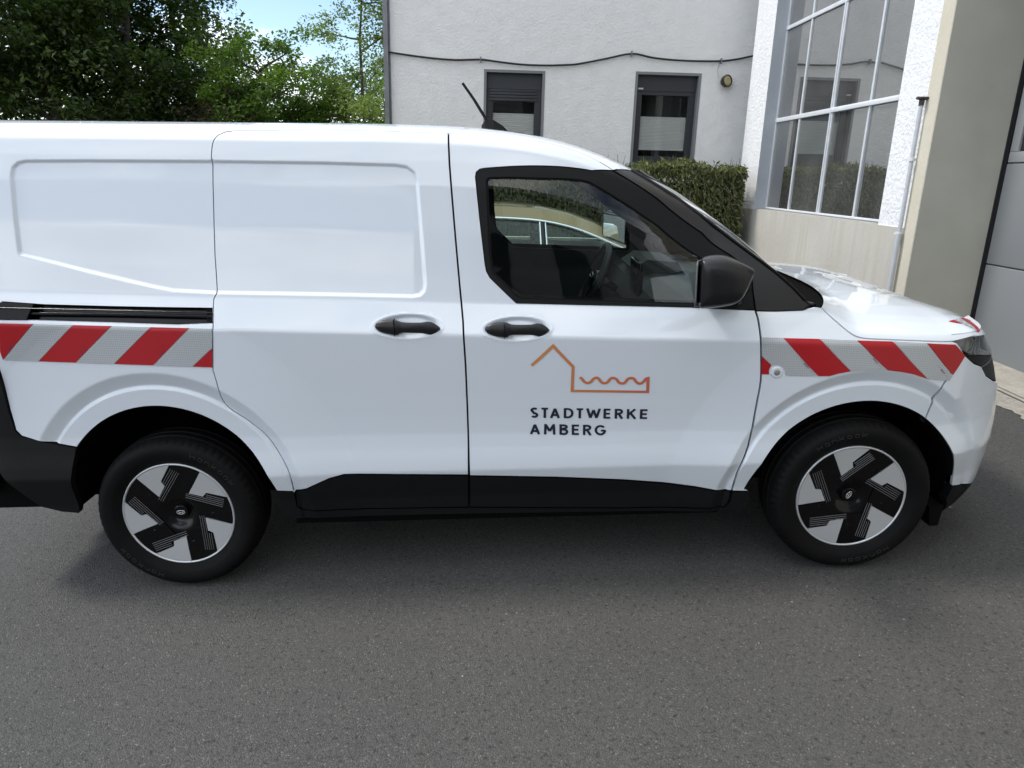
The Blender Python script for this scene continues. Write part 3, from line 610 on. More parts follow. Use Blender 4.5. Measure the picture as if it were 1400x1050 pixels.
# plan outline: rear centre round to nose centre
def plan_table():
    p = []
    for a in np.linspace(0, np.pi/2, 60):       # rear corner
        c, s = np.cos(a), np.sin(a); p.append((-.52-.30*abs(c)**(2/4.5), .90-.885*abs(s)**(2/4.5)))
    for x in np.linspace(-.50, 2.72, 120): p.append((x, .015*((x-1.15)/1.65)**2))
    for a in np.linspace(np.pi/2, 0, 90):       # nose
        c, s = np.cos(a), np.sin(a); p.append((2.74+.775*abs(c)**(2/2.75), .90-.886*abs(s)**(2/2.75)))
    return smooth_table(p, .006, .02)
TS, TA = plan_table()
T0 = float(np.interp(0, TA[:, 0], TS))      # so that t is about x along the side
TN = np.gradient(TA, TS, axis=0); TN /= np.hypot(TN[:, 0], TN[:, 1])[:, None]
T_MIN, T_MAX = -T0, TS[-1]-T0
DX = [-1,.9,1.07,1.2,1.308,1.40,1.484,1.57,1.662,1.76,1.85,1.95,2.1]
DZ = [0,0,.004,.009,.018,.028,.042,.060,.088,.125,.165,.215,.27]
_dx = np.linspace(-1, 2.1, 600); _dz = np.interp(_dx, DX, DZ)
_dz = np.convolve(np.pad(_dz, 12, 'edge'), np.ones(25)/25, 'valid')
def sst(a, b, x):
    u = np.clip((x-a)/(b-a), 0, 1); return u*u*(3-2*u)
FRONT = np.array([(.12,.10),(.20,.07),(.30,.022),(.40,.008),(.50,.0),(.62,0),(.72,.004),(.80,.012),(.90,.032),(1.0,.060),(1.06,.10),(1.12,.16),(1.85,.5)])
RECESS = None; DISH = []; ARCH = []
def poly_sd(P, x, z):   # signed distance, negative inside
    P = np.array(P); Q = np.roll(P, -1, 0); best = np.full(x.shape, 1e9); ins = np.zeros(x.shape, bool)
    for (ax, az), (bx, bz) in zip(P, Q):
        dx, dz = bx-ax, bz-az; L = dx*dx+dz*dz+1e-12
        u = np.clip(((x-ax)*dx+(z-az)*dz)/L, 0, 1)
        best = np.minimum(best, np.hypot(x-ax-u*dx, z-az-u*dz))
        c = ((az > z) != (bz > z)) & (x < dx*(z-az)/(dz+(1e-12 if dz == 0 else 0))+ax); ins ^= c
    return np.where(ins, -best, best)
def disp(x, z):         # outward relief of the sheet metal
    d = np.zeros(np.broadcast(x, z).shape); x = x+d; z = z+d
    if RECESS is not None:
        d = d-.009*sst(.007, -.007, poly_sd(RECESS, x, z))
    for cx, cz, a, b in DISH:       # scooped dish behind a door handle
        q = np.hypot((x-cx)/a, (z-cz)/b); d = d-.012*sst(1.0, .62, q)+.0012*np.exp(-((q-1.04)/.05)**2)
    for cx, cz, a, b, lip, brow in ARCH:
        q = np.hypot((x-cx)/a, (z-cz)/b); r = (q-1)*(a+b)/2
        up = sst(-.12, .10, z-cz)
        u1 = (r-lip)/(brow-lip); u2 = 1-(r-brow)/.22; h1 = np.clip(u1, 0, 2); h2 = np.clip(u2, 0, 2)**1.2; kq = .10; bulge = .024*(np.minimum(h1, h2)-kq*.25*np.clip(1-np.abs(h1-h2)/kq, 0, 1)**2)
        rim = .013*sst(lip+.009, lip-.007, r)-.010*sst(lip-.01, -.02, r)*0
        d = d+(bulge+rim)*up+.010*(1-up)*sst(lip+.06, 0, r)
    return d
def surf(t, s, off=0.0):
    t, s = np.broadcast_arrays(np.asarray(t, float), np.asarray(s, float))
    T = t+T0
    gx = np.interp(T, TS, TA[:, 0]); gy = np.interp(T, TS, TA[:, 1])
    tx = np.interp(T, TS, TN[:, 0]); ty = np.interp(T, TS, TN[:, 1]); n = np.hypot(tx, ty); tx /= n; ty /= n
    nx, ny = ty, -tx            # outward
    o = np.interp(s, PS, PA[:, 0]); ze = np.interp(s, PS, PA[:, 1])
    wf = sst(.25, .95, nx)
    of = np.interp(ze, FRONT[:, 0], FRONT[:, 1])
    o = o*(1-wf)+of*wf
    k = .048*sst(.45, 1.05, ze)-.018*sst(1.2, 1.75, ze)
    xx = np.clip(gx, -.9, 3.0)
    z = ze-k*xx-np.interp(xx, _dx, _dz)*sst(1.15, 1.75, ze)
    dd = disp(gx, z)*(1-wf)+off
    # from the roof rail inward the offset runs straight across, not along the plan normal
    x = gx-nx*np.where(nx < 0, np.minimum(o, .06), np.minimum(o, .3))+nx*dd; y = gy-ny*o+ny*dd
    kk = sst(.12, .30, o)*(1-wf*(nx > 0)); y = y*(1-kk)+(gy+(.9-gy)*np.clip(o/.9, 0, 1))*kk
    return np.stack([x, y, z], -1)
def xz_ts(x, z):        # side surface parameters of points given by length and height
    x = np.asarray(x, float); z = np.asarray(z, float); s = np.interp(z, PA[:400, 1], PS[:400]); t = x.copy()
    for _ in range(8):
        p = surf(t, s); s = np.clip(s+(z-p[..., 2])*1.05, .01, 2.4); t = t+(x-p[..., 0])
    return t, s
def surf_n(t, s, off=0.0, e=.0025):
    a = surf(t+e, s, off)-surf(t-e, s, off); b = surf(t, s+e, off)-surf(t, s-e, off)
    n = np.cross(a, b); n /= np.maximum(np.linalg.norm(n, axis=-1, keepdims=True), 1e-9)
    return n
# hood: spans from the shut line to the centre line
def smooth1(x, y, X, w):
    v = np.interp(X, x, y); k = max(3, int(w/(X[1]-X[0]))|1)
    return np.convolve(np.pad(v, k//2, 'reflect', reflect_type='odd'), np.ones(k)/k, 'valid')
_hx = np.linspace(2.4, 3.6, 240)
_hz = smooth1([2.4,2.66,2.9,3.1,3.25,3.35,3.455,3.6], [1.112,1.100,1.064,1.005,.946,.920,.908,.88], _hx, .08)
_gh = np.linspace(0, 1, 400)
_gg = smooth1([0,.012,.04,.10,.16,.30,.55,.8,1], [0,.17,.31,.49,.62,.80,.93,.98,1.0], _gh, .02); _gg = (_gg-_gg[0])/(1-_gg[0])
HOOD_B = None
def set_hood(edge):
    global HOOD_B
    e = np.array(edge); d = np.r_[0, np.cumsum(np.hypot(*np.diff(e, axis=0).T))]
    q = np.linspace(0, d[-1], 400)
    t = smooth1(d, e[:, 0], q, .03)+.001; s = smooth1(d, e[:, 1], q, .03)+.0035
    HOOD_B = surf(t, s, .0005)
def hood(u, v, off=0.0):
    u, v = np.broadcast_arrays(np.asarray(u, float), np.asarray(v, float))
    q = np.linspace(0, 1, len(HOOD_B)); B = np.stack([np.interp(u, q, HOOD_B[:, i]) for i in range(3)], -1)
    xc = 2.66+np.clip(u, 0, 1)*(HOOD_B[-1, 0]-2.66)
    w = np.clip(1-u, 0, 1)**5
    h = v*v*(2-v)+v*(1-v)*.35
    hx = h*(1-w)+(1-(1-h)**3)*w
    zc = np.interp(xc, _hx, _hz)
    return np.stack([B[..., 0]+(xc-B[..., 0])*hx, B[..., 1]+(.9-B[..., 1])*h, B[..., 2]+(zc-B[..., 2])*np.interp(h, _gh, _gg)+off], -1)
BODY_RECESS = [(-0.4288, 1.6298), (-0.4216, 1.657), (-0.4022, 1.6727), (-0.3732, 1.6771), (-0.1519, 1.6736), (0.2897, 1.6617), (0.6796, 1.6484), (0.9399, 1.6354), (0.9814, 1.6283), (1.0069, 1.609), (1.0163, 1.5787), (1.0246, 1.3962), (1.0304, 1.2201), (1.0254, 1.1941), (1.0101, 1.1802), (0.9832, 1.1769), (0.6796, 1.1908), (0.2679, 1.2069), (0.1093, 1.2183), (0.031, 1.2356), (-0.1894, 1.2922), (-0.4308, 1.3593), (-0.4316, 1.4792)]
BODY_DISH = [[0.9638, 1.0726, 0.1245, 0.0434], [1.3619, 1.0532, 0.1234, 0.0429]]
BODY_ARCH = [[-0.012, 0.304, 0.436, 0.486, 0.07, 0.128], [2.692, 0.235, 0.4535, 0.503, 0.068, 0.12]]
POLY = {'body_shell': ([(-1.59, 2.452), (1.94, 2.452), (1.9, 2.0), (1.86, 1.86), (1.8051, 1.7845), (1.7289, 1.7185), (1.6817, 1.7345), (1.6293, 1.75), (1.5493, 1.7597), (1.4689, 1.7609), (1.3888, 1.7626), (1.3089, 1.7605), (1.2293, 1.751), (1.1343, 1.743), (1.129, 1.743), (0.9397, 1.7411), (0.7025, 1.7454), (0.4154, 1.7374), (0.3689, 1.7343), (0.3336, 1.7266), (0.3101, 1.7102), (0.2969, 1.6876), (0.2912, 1.6666), (0.2877, 1.6355), (0.2879, 1.6049), (0.281, 1.4626), (0.2714, 1.2831), (0.2699, 1.1627), (0.2705, 1.1507), (0.2598, 1.1321), (0.2592, 1.126), (0.2583, 1.1148), (0.2577, 1.0862), (0.258, 1.0242), (0.2477, 0.9434), (0.2397, 0.881), (0.2375, 0.858), (0.2386, 0.8555), (0.24, 0.8526), (0.2411, 0.8434), (0.2425, 0.8339), (0.2446, 0.8212), (0.2469, 0.8026), (0.2486, 0.7799), (0.2486, 0.7566), (0.2514, 0.7384), (0.2563, 0.7227), (0.2642, 0.7097), (0.2752, 0.6989), (0.2872, 0.6891), (0.2993, 0.6792), (0.3101, 0.6704), (0.3212, 0.6617), (0.3353, 0.649), (0.3553, 0.6303), (0.3788, 0.6078), (0.4, 0.5824), (0.4179, 0.5538), (0.4335, 0.5224), (0.4474, 0.4941), (0.4581, 0.4709), (0.4657, 0.4497), (0.4717, 0.4275), (0.4728, 0.3948), (0.4741, 0.3636), (0.475, 0.3416), (0.4774, 0.3437), (0.4092, 0.3481), (0.3951, 0.3999), (0.3876, 0.4214), (0.3792, 0.4421), (0.3699, 0.4624), (0.3599, 0.4823), (0.349, 0.5018), (0.3374, 0.5207), (0.3251, 0.5388), (0.3121, 0.5562), (0.2984, 0.5729), (0.2841, 0.5888), (0.2691, 0.6037), (0.2536, 0.6178), (0.2375, 0.6311), (0.2208, 0.6434), (0.2037, 0.6548), (0.1862, 0.6652), (0.1682, 0.6746), (0.1499, 0.6831), (0.1312, 0.6905), (0.1122, 0.6969), (0.0929, 0.7023), (0.0735, 0.7067), (0.0538, 0.71), (0.034, 0.7124), (0.0141, 0.7136), (-0.0058, 0.7139), (-0.0258, 0.7131), (-0.0457, 0.7114), (-0.0655, 0.7086), (-0.0853, 0.7048), (-0.1049, 0.7001), (-0.1243, 0.6944), (-0.1434, 0.6878), (-0.1623, 0.6803), (-0.1809, 0.6719), (-0.1991, 0.6626), (-0.217, 0.6524), (-0.2344, 0.6415), (-0.2513, 0.6297), (-0.2677, 0.6172), (-0.2836, 0.6039), (-0.299, 0.5899), (-0.3137, 0.5751), (-0.3277, 0.5596), (-0.3411, 0.5434), (-0.3374, 0.5515), (-0.4547, 0.5739), (-0.5356, 0.5961), (-0.5545, 0.6176), (-0.56, 0.6942), (-0.5606, 0.8033), (-0.5607, 0.8586), (-0.72, 0.7599), (-0.9, 0.7482), (-1.59, 0.7382)], [[(-0.5058, 1.0996), (-0.3896, 1.0947), (-0.3551, 1.0929), (-0.117, 1.0926), (0.0947, 1.0941), (0.2536, 1.096), (0.2543, 1.0404), (0.1236, 1.0323), (-0.1142, 1.0341), (-0.2476, 1.034), (-0.414, 1.0349), (-0.5036, 1.0338)]]), 'sliding_door': ([(0.2912, 1.6666), (0.2969, 1.6876), (0.3101, 1.7102), (0.3336, 1.7266), (0.3689, 1.7343), (0.4154, 1.7374), (0.7025, 1.7454), (0.9397, 1.7411), (1.129, 1.743), (1.1307, 1.7421), (1.1332, 1.617), (1.1387, 1.5046), (1.1466, 1.3553), (1.1561, 1.1888), (1.1643, 1.0678), (1.1675, 0.8975), (1.1667, 0.6978), (1.1651, 0.5266), (1.1618, 0.4003), (0.9337, 0.4096), (0.7639, 0.4167), (0.68, 0.4197), (0.6228, 0.4049), (0.5054, 0.3504), (0.4774, 0.3437), (0.475, 0.3416), (0.4741, 0.3636), (0.4728, 0.3948), (0.4717, 0.4275), (0.4657, 0.4497), (0.4581, 0.4709), (0.4474, 0.4941), (0.4335, 0.5224), (0.4179, 0.5538), (0.4, 0.5824), (0.3788, 0.6078), (0.3553, 0.6303), (0.3353, 0.649), (0.3212, 0.6617), (0.3101, 0.6704), (0.2993, 0.6792), (0.2872, 0.6891), (0.2752, 0.6989), (0.2642, 0.7097), (0.2563, 0.7227), (0.2514, 0.7384), (0.2486, 0.7566), (0.2486, 0.7799), (0.2469, 0.8026), (0.2446, 0.8212), (0.2425, 0.8339), (0.2411, 0.8434), (0.24, 0.8526), (0.2386, 0.8555), (0.2375, 0.858), (0.2397, 0.881), (0.2477, 0.9434), (0.258, 1.0242), (0.2577, 1.0862), (0.2583, 1.1148), (0.2592, 1.126), (0.2598, 1.1321), (0.2705, 1.1507), (0.2699, 1.1627), (0.2714, 1.2831), (0.281, 1.4626), (0.2879, 1.6049), (0.2877, 1.6355)], []), 'sliding_door_cladding': ([(0.4792, 0.3391), (0.5083, 0.3491), (0.6222, 0.4013), (0.6796, 0.4163), (0.7635, 0.4131), (1.1616, 0.3964), (1.1546, 0.2396), (0.7429, 0.2451), (0.4954, 0.2503), (0.4773, 0.2711)], []), 'front_door': ([(1.1343, 1.743), (1.2293, 1.751), (1.3089, 1.7605), (1.3888, 1.7626), (1.4689, 1.7609), (1.5493, 1.7597), (1.6293, 1.75), (1.6817, 1.7345), (1.7289, 1.7185), (1.6483, 1.6804), (1.2613, 1.613), (1.2428, 1.6083), (1.2294, 1.5963), (1.2263, 1.5797), (1.2377, 1.4349), (1.2517, 1.283), (1.2562, 1.2546), (1.2689, 1.2316), (1.3631, 1.1417), (1.6166, 1.1426), (2.0135, 1.1472), (2.249, 1.1407), (2.2514, 1.1299), (2.2546, 1.1149), (2.2573, 1.0978), (2.2593, 1.0792), (2.261, 1.0586), (2.262, 1.0371), (2.2627, 1.0159), (2.2657, 0.993), (2.2685, 0.967), (2.2714, 0.934), (2.274, 0.8953), (2.2752, 0.8564), (2.2744, 0.8256), (2.2721, 0.7964), (2.2683, 0.7519), (2.263, 0.6768), (2.2562, 0.5862), (2.2495, 0.5064), (2.2367, 0.4537), (2.2228, 0.4122), (2.214, 0.3738), (2.2091, 0.339), (2.2075, 0.3075), (2.2058, 0.2874), (2.1614, 0.2908), (2.1198, 0.3004), (2.0563, 0.3134), (1.9112, 0.3349), (1.7645, 0.3539), (1.504, 0.3769), (1.1664, 0.3963), (1.1672, 0.4001), (1.1685, 0.5265), (1.17, 0.6978), (1.1708, 0.8976), (1.1676, 1.0679), (1.1593, 1.1889), (1.1497, 1.3554), (1.1419, 1.5048), (1.1364, 1.6171), (1.1338, 1.7424)], []), 'front_door_cladding': ([(1.1662, 0.3925), (1.5041, 0.3731), (1.7648, 0.3502), (1.9116, 0.331), (2.0569, 0.3077), (2.1202, 0.2968), (2.2033, 0.284), (2.1995, 0.2374), (2.1819, 0.2112), (1.7723, 0.2158), (1.1605, 0.2394)], []), 'fender': ([(2.2544, 1.1374), (2.326, 1.1376), (2.4311, 1.1455), (2.4782, 1.1611), (2.5003, 1.1599), (2.5058, 1.1528), (2.5136, 1.1428), (2.5219, 1.1324), (2.5301, 1.1223), (2.5392, 1.112), (2.5488, 1.1018), (2.5596, 1.0912), (2.571, 1.0807), (2.5811, 1.0719), (2.5886, 1.0657), (2.5948, 1.0608), (2.6013, 1.0563), (2.6083, 1.0515), (2.6157, 1.0471), (2.6244, 1.0435), (2.6345, 1.0411), (2.6459, 1.0395), (2.6595, 1.0383), (2.6737, 1.0375), (2.6902, 1.037), (2.7144, 1.0365), (2.7517, 1.0357), (2.7968, 1.0349), (2.8394, 1.034), (2.8766, 1.0328), (2.9113, 1.0314), (2.9413, 1.0303), (2.9658, 1.0299), (2.985, 1.03), (2.9981, 1.03), (3.0131, 1.0235), (3.0527, 0.9775), (3.0102, 0.9246), (2.9723, 0.8429), (2.9539, 0.7441), (2.9409, 0.6385), (2.9246, 0.655), (2.9081, 0.6702), (2.8911, 0.6842), (2.8739, 0.6969), (2.8563, 0.7083), (2.8386, 0.7183), (2.8206, 0.7269), (2.8023, 0.7343), (2.784, 0.7403), (2.7654, 0.745), (2.7468, 0.7484), (2.7281, 0.7505), (2.7093, 0.7514), (2.6904, 0.751), (2.6716, 0.7493), (2.6528, 0.7465), (2.6341, 0.7424), (2.6154, 0.7371), (2.5969, 0.7306), (2.5786, 0.723), (2.5605, 0.7141), (2.5426, 0.7041), (2.5249, 0.6929), (2.5076, 0.6807), (2.4905, 0.6674), (2.4738, 0.6531), (2.4575, 0.6378), (2.4416, 0.6217), (2.4261, 0.6048), (2.4111, 0.5872), (2.3965, 0.569), (2.3825, 0.5502), (2.369, 0.531), (2.356, 0.5114), (2.3436, 0.4915), (2.3318, 0.4716), (2.3206, 0.4517), (2.3101, 0.4319), (2.3003, 0.412), (2.2912, 0.3921), (2.2828, 0.3723), (2.2751, 0.3525), (2.2681, 0.3323), (2.2619, 0.3118), (2.2564, 0.2912), (2.2769, 0.2831), (2.209, 0.2856), (2.2119, 0.3074), (2.2135, 0.3388), (2.2172, 0.3751), (2.2263, 0.4133), (2.2407, 0.4539), (2.2546, 0.5051), (2.2613, 0.5849), (2.2671, 0.6769), (2.2724, 0.7521), (2.2761, 0.7966), (2.2784, 0.8258), (2.2793, 0.8566), (2.2781, 0.8954), (2.2754, 0.9342), (2.2725, 0.9671), (2.2698, 0.9931), (2.2668, 1.0159), (2.2661, 1.0372), (2.2651, 1.0587), (2.2634, 1.0793), (2.2614, 1.0979), (2.2587, 1.115), (2.2556, 1.13)], []), 'rear_bumper': ([(-0.5622, 0.7978), (-0.5636, 0.6914), (-0.5582, 0.6148), (-0.5395, 0.5918), (-0.4558, 0.5696), (-0.3381, 0.5472), (-0.3613, 0.4701), (-0.3813, 0.3921), (-0.3894, 0.2786), (-0.3982, 0.2577), (-0.4633, 0.2661), (-0.542, 0.293), (-0.6023, 0.389), (-0.6528, 0.4713), (-0.8, 0.2977), (-1.59, 0.2775), (-1.59, 0.7245), (-0.9, 0.7344), (-0.72, 0.746), (-0.5716, 0.8584)], []), 'bumper': ([(3.0578, 0.9698), (3.0894, 0.9465), (3.1204, 0.9258), (3.1791, 0.9023), (3.2412, 0.8388), (3.36, 0.7722), (3.6, 0.6647), (4.1186, 0.6182), (4.1186, 0.2171), (3.6, 0.207), (3.42, 0.1867), (3.2811, 0.229), (3.1535, 0.2497), (3.1491, 0.2655), (3.1432, 0.2851), (3.1362, 0.3047), (3.1279, 0.3245), (3.1189, 0.344), (3.1095, 0.3632), (3.0997, 0.3822), (3.0894, 0.4014), (3.0788, 0.4211), (3.0693, 0.4407), (3.0595, 0.4606), (3.0492, 0.4808), (3.0384, 0.5012), (3.0269, 0.5217), (3.0146, 0.5419), (3.0017, 0.5619), (2.9883, 0.5813), (2.974, 0.6), (2.9593, 0.6179), (2.9442, 0.6349), (2.9618, 0.7405), (2.9788, 0.8424), (3.0171, 0.9239)], []), 'front_lip': ([(3.1531, 0.2452), (3.278, 0.2245), (3.42, 0.1782), (3.6, 0.1969), (4.1186, 0.207), (4.1186, 0.0707), (3.6, 0.0707), (3.3, 0.0849), (3.2979, 0.0222), (3.1393, 0.1868)], []), 'headlight': ([(3.0109, 1.0359), (3.0454, 1.0441), (3.1067, 1.0375), (3.167, 1.0328), (3.3, 0.9996), (3.46, 0.9826), (3.46, 0.9027), (3.3, 0.9258), (3.1784, 0.9555), (3.0889, 0.9676)], []), 'grille': ([(3.0606, 0.9738), (3.0896, 0.9645), (3.1794, 0.9507), (3.3, 0.9213), (3.47, 0.898), (3.47, 0.9786), (4.1186, 0.9735), (4.1186, 0.6305), (3.6, 0.6772), (3.36, 0.7839), (3.2495, 0.8424), (3.1777, 0.9077), (3.119, 0.9324)], []), 'side_sill': ([(0.4112, 0.3442), (0.475, 0.3416), (0.4725, 0.2677), (0.4922, 0.246), (0.7424, 0.2399), (1.1529, 0.2344), (1.7725, 0.2105), (2.1854, 0.2059), (2.2059, 0.2336), (2.2095, 0.2804), (2.2775, 0.2779), (2.285, 0.2166), (2.2474, 0.1853), (1.1515, 0.2028), (0.4323, 0.2055), (0.403, 0.2419)], []), 'a_pillar': ([(1.7344, 1.7187), (1.8036, 1.7752), (1.8784, 1.764), (1.9608, 1.7399), (2.0628, 1.6906), (2.1704, 1.6013), (2.277, 1.4715), (2.3404, 1.3696), (2.3966, 1.2681), (2.4315, 1.1966), (2.4533, 1.1735), (2.4311, 1.149), (2.3261, 1.141), (2.2532, 1.1408), (2.2448, 1.2386), (2.2406, 1.3953), (2.168, 1.5123), (2.0606, 1.6238), (1.8957, 1.686)], []), 'window_frame': ([(1.651, 1.6792), (1.7256, 1.7125), (1.89, 1.6816), (2.0549, 1.6199), (2.1625, 1.5098), (2.2364, 1.3923), (2.2407, 1.2385), (2.2464, 1.1441), (2.0135, 1.1472), (1.6166, 1.1426), (1.3631, 1.1417), (1.2689, 1.2316), (1.2562, 1.2546), (1.2517, 1.283), (1.2377, 1.4349), (1.2263, 1.5797), (1.2294, 1.5963), (1.2428, 1.6083), (1.2613, 1.613)], [[(1.2788, 1.5828), (1.4634, 1.6041), (1.6097, 1.6325), (1.6391, 1.6355), (1.6711, 1.6292), (1.784, 1.6021), (1.8929, 1.572), (2.0516, 1.4785), (2.0596, 1.3293), (2.0573, 1.1614), (2.0136, 1.1611), (1.6167, 1.1541), (1.3796, 1.1563), (1.3637, 1.1653), (1.2852, 1.2427), (1.2751, 1.2632), (1.2684, 1.3095), (1.264, 1.5675), (1.2682, 1.578)]]), 'window_glass': ([(1.2788, 1.5828), (1.4634, 1.6041), (1.6097, 1.6325), (1.6391, 1.6355), (1.6711, 1.6292), (1.784, 1.6021), (1.8929, 1.572), (2.0516, 1.4785), (2.0596, 1.3293), (2.0573, 1.1614), (2.0136, 1.1611), (1.6167, 1.1541), (1.3796, 1.1563), (1.3637, 1.1653), (1.2852, 1.2427), (1.2751, 1.2632), (1.2684, 1.3095), (1.264, 1.5675), (1.2682, 1.578)], []), 'glass_hole': ([(1.2788, 1.5828), (1.4634, 1.6041), (1.6097, 1.6325), (1.6391, 1.6355), (1.6711, 1.6292), (1.784, 1.6021), (1.8929, 1.572), (2.0516, 1.4785), (2.0596, 1.3293), (2.0573, 1.1614), (2.0136, 1.1611), (1.6167, 1.1541), (1.3796, 1.1563), (1.3637, 1.1653), (1.2852, 1.2427), (1.2751, 1.2632), (1.2684, 1.3095), (1.264, 1.5675), (1.2682, 1.578)], []), 'track': ([(-0.5399, 1.1055), (0.2641, 1.1025), (0.2651, 1.03), (-0.2473, 1.0247), (-0.5374, 1.025)], []), 'track_trim': ([(-0.5503, 1.0991), (-0.3922, 1.0941), (-0.4167, 1.0356), (-0.5376, 1.033)], []), 'red': (None, [[(-0.5097, 1.0211), (-0.39, 1.0213), (-0.5365, 0.8826), (-0.5379, 0.9144)], [(-0.2445, 1.0214), (-0.1056, 1.0221), (-0.2623, 0.8814), (-0.4016, 0.8807)], [(0.0373, 1.0222), (0.1737, 1.0216), (0.0239, 0.8801), (-0.1171, 0.8814)], [(0.247, 0.948), (0.2376, 0.8753), (0.1681, 0.8774)], [(2.3485, 1.0333), (2.4807, 1.0341), (2.6063, 0.9109), (2.5603, 0.8996), (2.5291, 0.8873), (2.4884, 0.8859)], [(2.6215, 1.032), (2.7537, 1.0311), (2.9042, 0.8803), (2.8466, 0.9022), (2.797, 0.9123), (2.746, 0.9184)], [(2.8857, 1.0257), (3.0038, 1.0191), (3.0573, 0.9699), (3.0128, 0.8935)], [(2.272, 0.9622), (2.3101, 0.9265), (2.3038, 0.91), (2.3029, 0.8976), (2.3054, 0.8871), (2.2765, 0.8859)]]), 'silver': (None, [[(-0.3879, 1.0213), (-0.2467, 1.0213), (-0.4038, 0.8807), (-0.5342, 0.8812)], [(-0.1034, 1.0221), (0.0352, 1.0222), (-0.1193, 0.8814), (-0.2601, 0.8814)], [(0.1758, 1.0216), (0.2543, 1.021), (0.2468, 0.9502), (0.166, 0.8776), (0.0261, 0.8802)], [(2.2677, 1.0345), (2.3462, 1.0338), (2.486, 0.8858), (2.4389, 0.8855), (2.3665, 0.8847), (2.3653, 0.9002), (2.3564, 0.919), (2.3417, 0.929), (2.3255, 0.9297), (2.3117, 0.9278), (2.2717, 0.9653)], [(2.4836, 1.0342), (2.6185, 1.0319), (2.7423, 0.919), (2.7003, 0.9196), (2.653, 0.9165), (2.6092, 0.9114)], [(2.7567, 1.0312), (2.8827, 1.0263), (3.011, 0.8908), (3.0, 0.8675), (2.9522, 0.8726), (2.9076, 0.8787)]])}
ANCH = {'hood_edge': [(2.5003, 1.1599), (2.5058, 1.1528), (2.5136, 1.1428), (2.5219, 1.1324), (2.5301, 1.1223), (2.5392, 1.112), (2.5488, 1.1018), (2.5596, 1.0912), (2.571, 1.0807), (2.5811, 1.0719), (2.5886, 1.0657), (2.5948, 1.0608), (2.6013, 1.0563), (2.6083, 1.0515), (2.6157, 1.0471), (2.6244, 1.0435), (2.6345, 1.0411), (2.6459, 1.0395), (2.6595, 1.0383), (2.6737, 1.0375), (2.6902, 1.037), (2.7144, 1.0365), (2.7517, 1.0357), (2.7968, 1.0349), (2.8394, 1.034), (2.8766, 1.0328), (2.9113, 1.0314), (2.9413, 1.0303), (2.9658, 1.0299), (2.985, 1.03), (2.9981, 1.03), (3.1, 1.0404), (3.2, 1.0264), (3.3, 1.0066), (3.45, 0.9906), (4.1186, 0.9806)], 'logo': [(1.4095, 0.658), (1.8563, 0.648), (1.4058, 0.5776), (1.6977, 0.5661)], 'handle': [(0.8453, 1.0441), (1.0824, 1.0416), (1.2454, 1.0425), (1.4814, 1.0453)], 'logo_house': [(1.4143, 0.9044), (1.4944, 0.9855), (1.5691, 0.9026), (1.5665, 0.7917), (1.8526, 0.79), (1.8521, 0.8565), (1.8434, 0.8535), (1.8345, 0.8389), (1.8214, 0.83), (1.8077, 0.8385), (1.7988, 0.8527), (1.788, 0.8563), (1.7759, 0.8513), (1.7658, 0.8359), (1.7545, 0.8299), (1.7409, 0.8364), (1.7329, 0.8496), (1.7205, 0.8555), (1.7089, 0.8502), (1.7001, 0.8358), (1.6888, 0.8298), (1.6761, 0.8354), (1.667, 0.8494), (1.6566, 0.8553), (1.6453, 0.849), (1.6361, 0.8357), (1.624, 0.8298), (1.6117, 0.8362), (1.6024, 0.8501), (1.5947, 0.856)], 'sensor': (2.3338, 0.8954), 'pill_edge': [(1.8051, 1.7845), (1.879, 1.7676), (1.9613, 1.743), (2.063, 1.6922), (2.1704, 1.6031), (2.2771, 1.4741), (2.3405, 1.3725), (2.3966, 1.2731), (2.4371, 1.2009)], 'mirror': [[1.981, -0.05, 1.3], [1.991, -0.05, 1.135], [2.17, -0.05, 1.242], [2.163, -0.05, 1.167]], 'hood_red': [[(0.8193, 0.0171), (0.4896, 0.2009), (0.4709, 0.1567), (0.449, 0.0974), (0.4333, 0.0374), (0.4121, 0.019), (0.4173, 0.0683), (0.4275, 0.1199), (0.4319, 0.1652), (0.4358, 0.2168)], [(0.3599, 0.1757), (0.3823, 0.1832), (0.3893, 0.1294), (0.3734, 0.1534)]], 'hood_silver': [[(0.4283, 0.2112), (0.4263, 0.1599), (0.4212, 0.1135), (0.4125, 0.064), (0.4079, 0.0204), (0.4046, 0.0811), (0.3935, 0.1306), (0.3867, 0.1845)], [(0.7738, 0.1648), (0.6664, 0.1909), (0.6963, 0.0955), (0.6636, 0.0296), (0.5223, 0.0484), (0.6111, 0.001), (0.6816, 0.0068), (0.5642, 0.1534), (0.5626, 0.2023), (0.8174, 0.0379)]]}
# ---------------------------------------------------------------- the van
RECESS = BODY_RECESS; DISH[:] = BODY_DISH; ARCH[:] = BODY_ARCH
set_hood(ANCH['hood_edge'])
WHITE = mat('van_white_paint', (.64,.69,.75), rough=.5, coat=1, coat_rough=.02); WHITE.node_tree.nodes['Principled BSDF'].inputs['Coat IOR'].default_value = 1.6
BLACK = mat('black_textured_plastic', (.0055,.006,.007), rough=.5, spec=.22, bump=[(900,.0004,2)])
GLOSSB = mat('gloss_black', (.002,.002,.0025), rough=.16, spec=.35)
RUBBER = mat('rubber', (.0045,.0045,.005), rough=.6, spec=.13, bump=[(300,.0003,3)], var=[(14,.5,(.008,.0078,.0075))])
SEAL_SHADE = mat('seal_gap_shade', (.006,.006,.006), rough=.7, spec=.2)  # window rubber and small seams, also the strips that shade the panel gaps
LINER = mat('liner_felt', (.005,.005,.005), rough=.95, spec=.05)
TRIM = mat('interior_trim', (.035,.036,.038), rough=.7)
TRIM2 = mat('interior_grey', (.16,.165,.165), rough=.8)
CARGLASS = glass_mat('car_glass', (.74,.83,.80), ior=1.45)
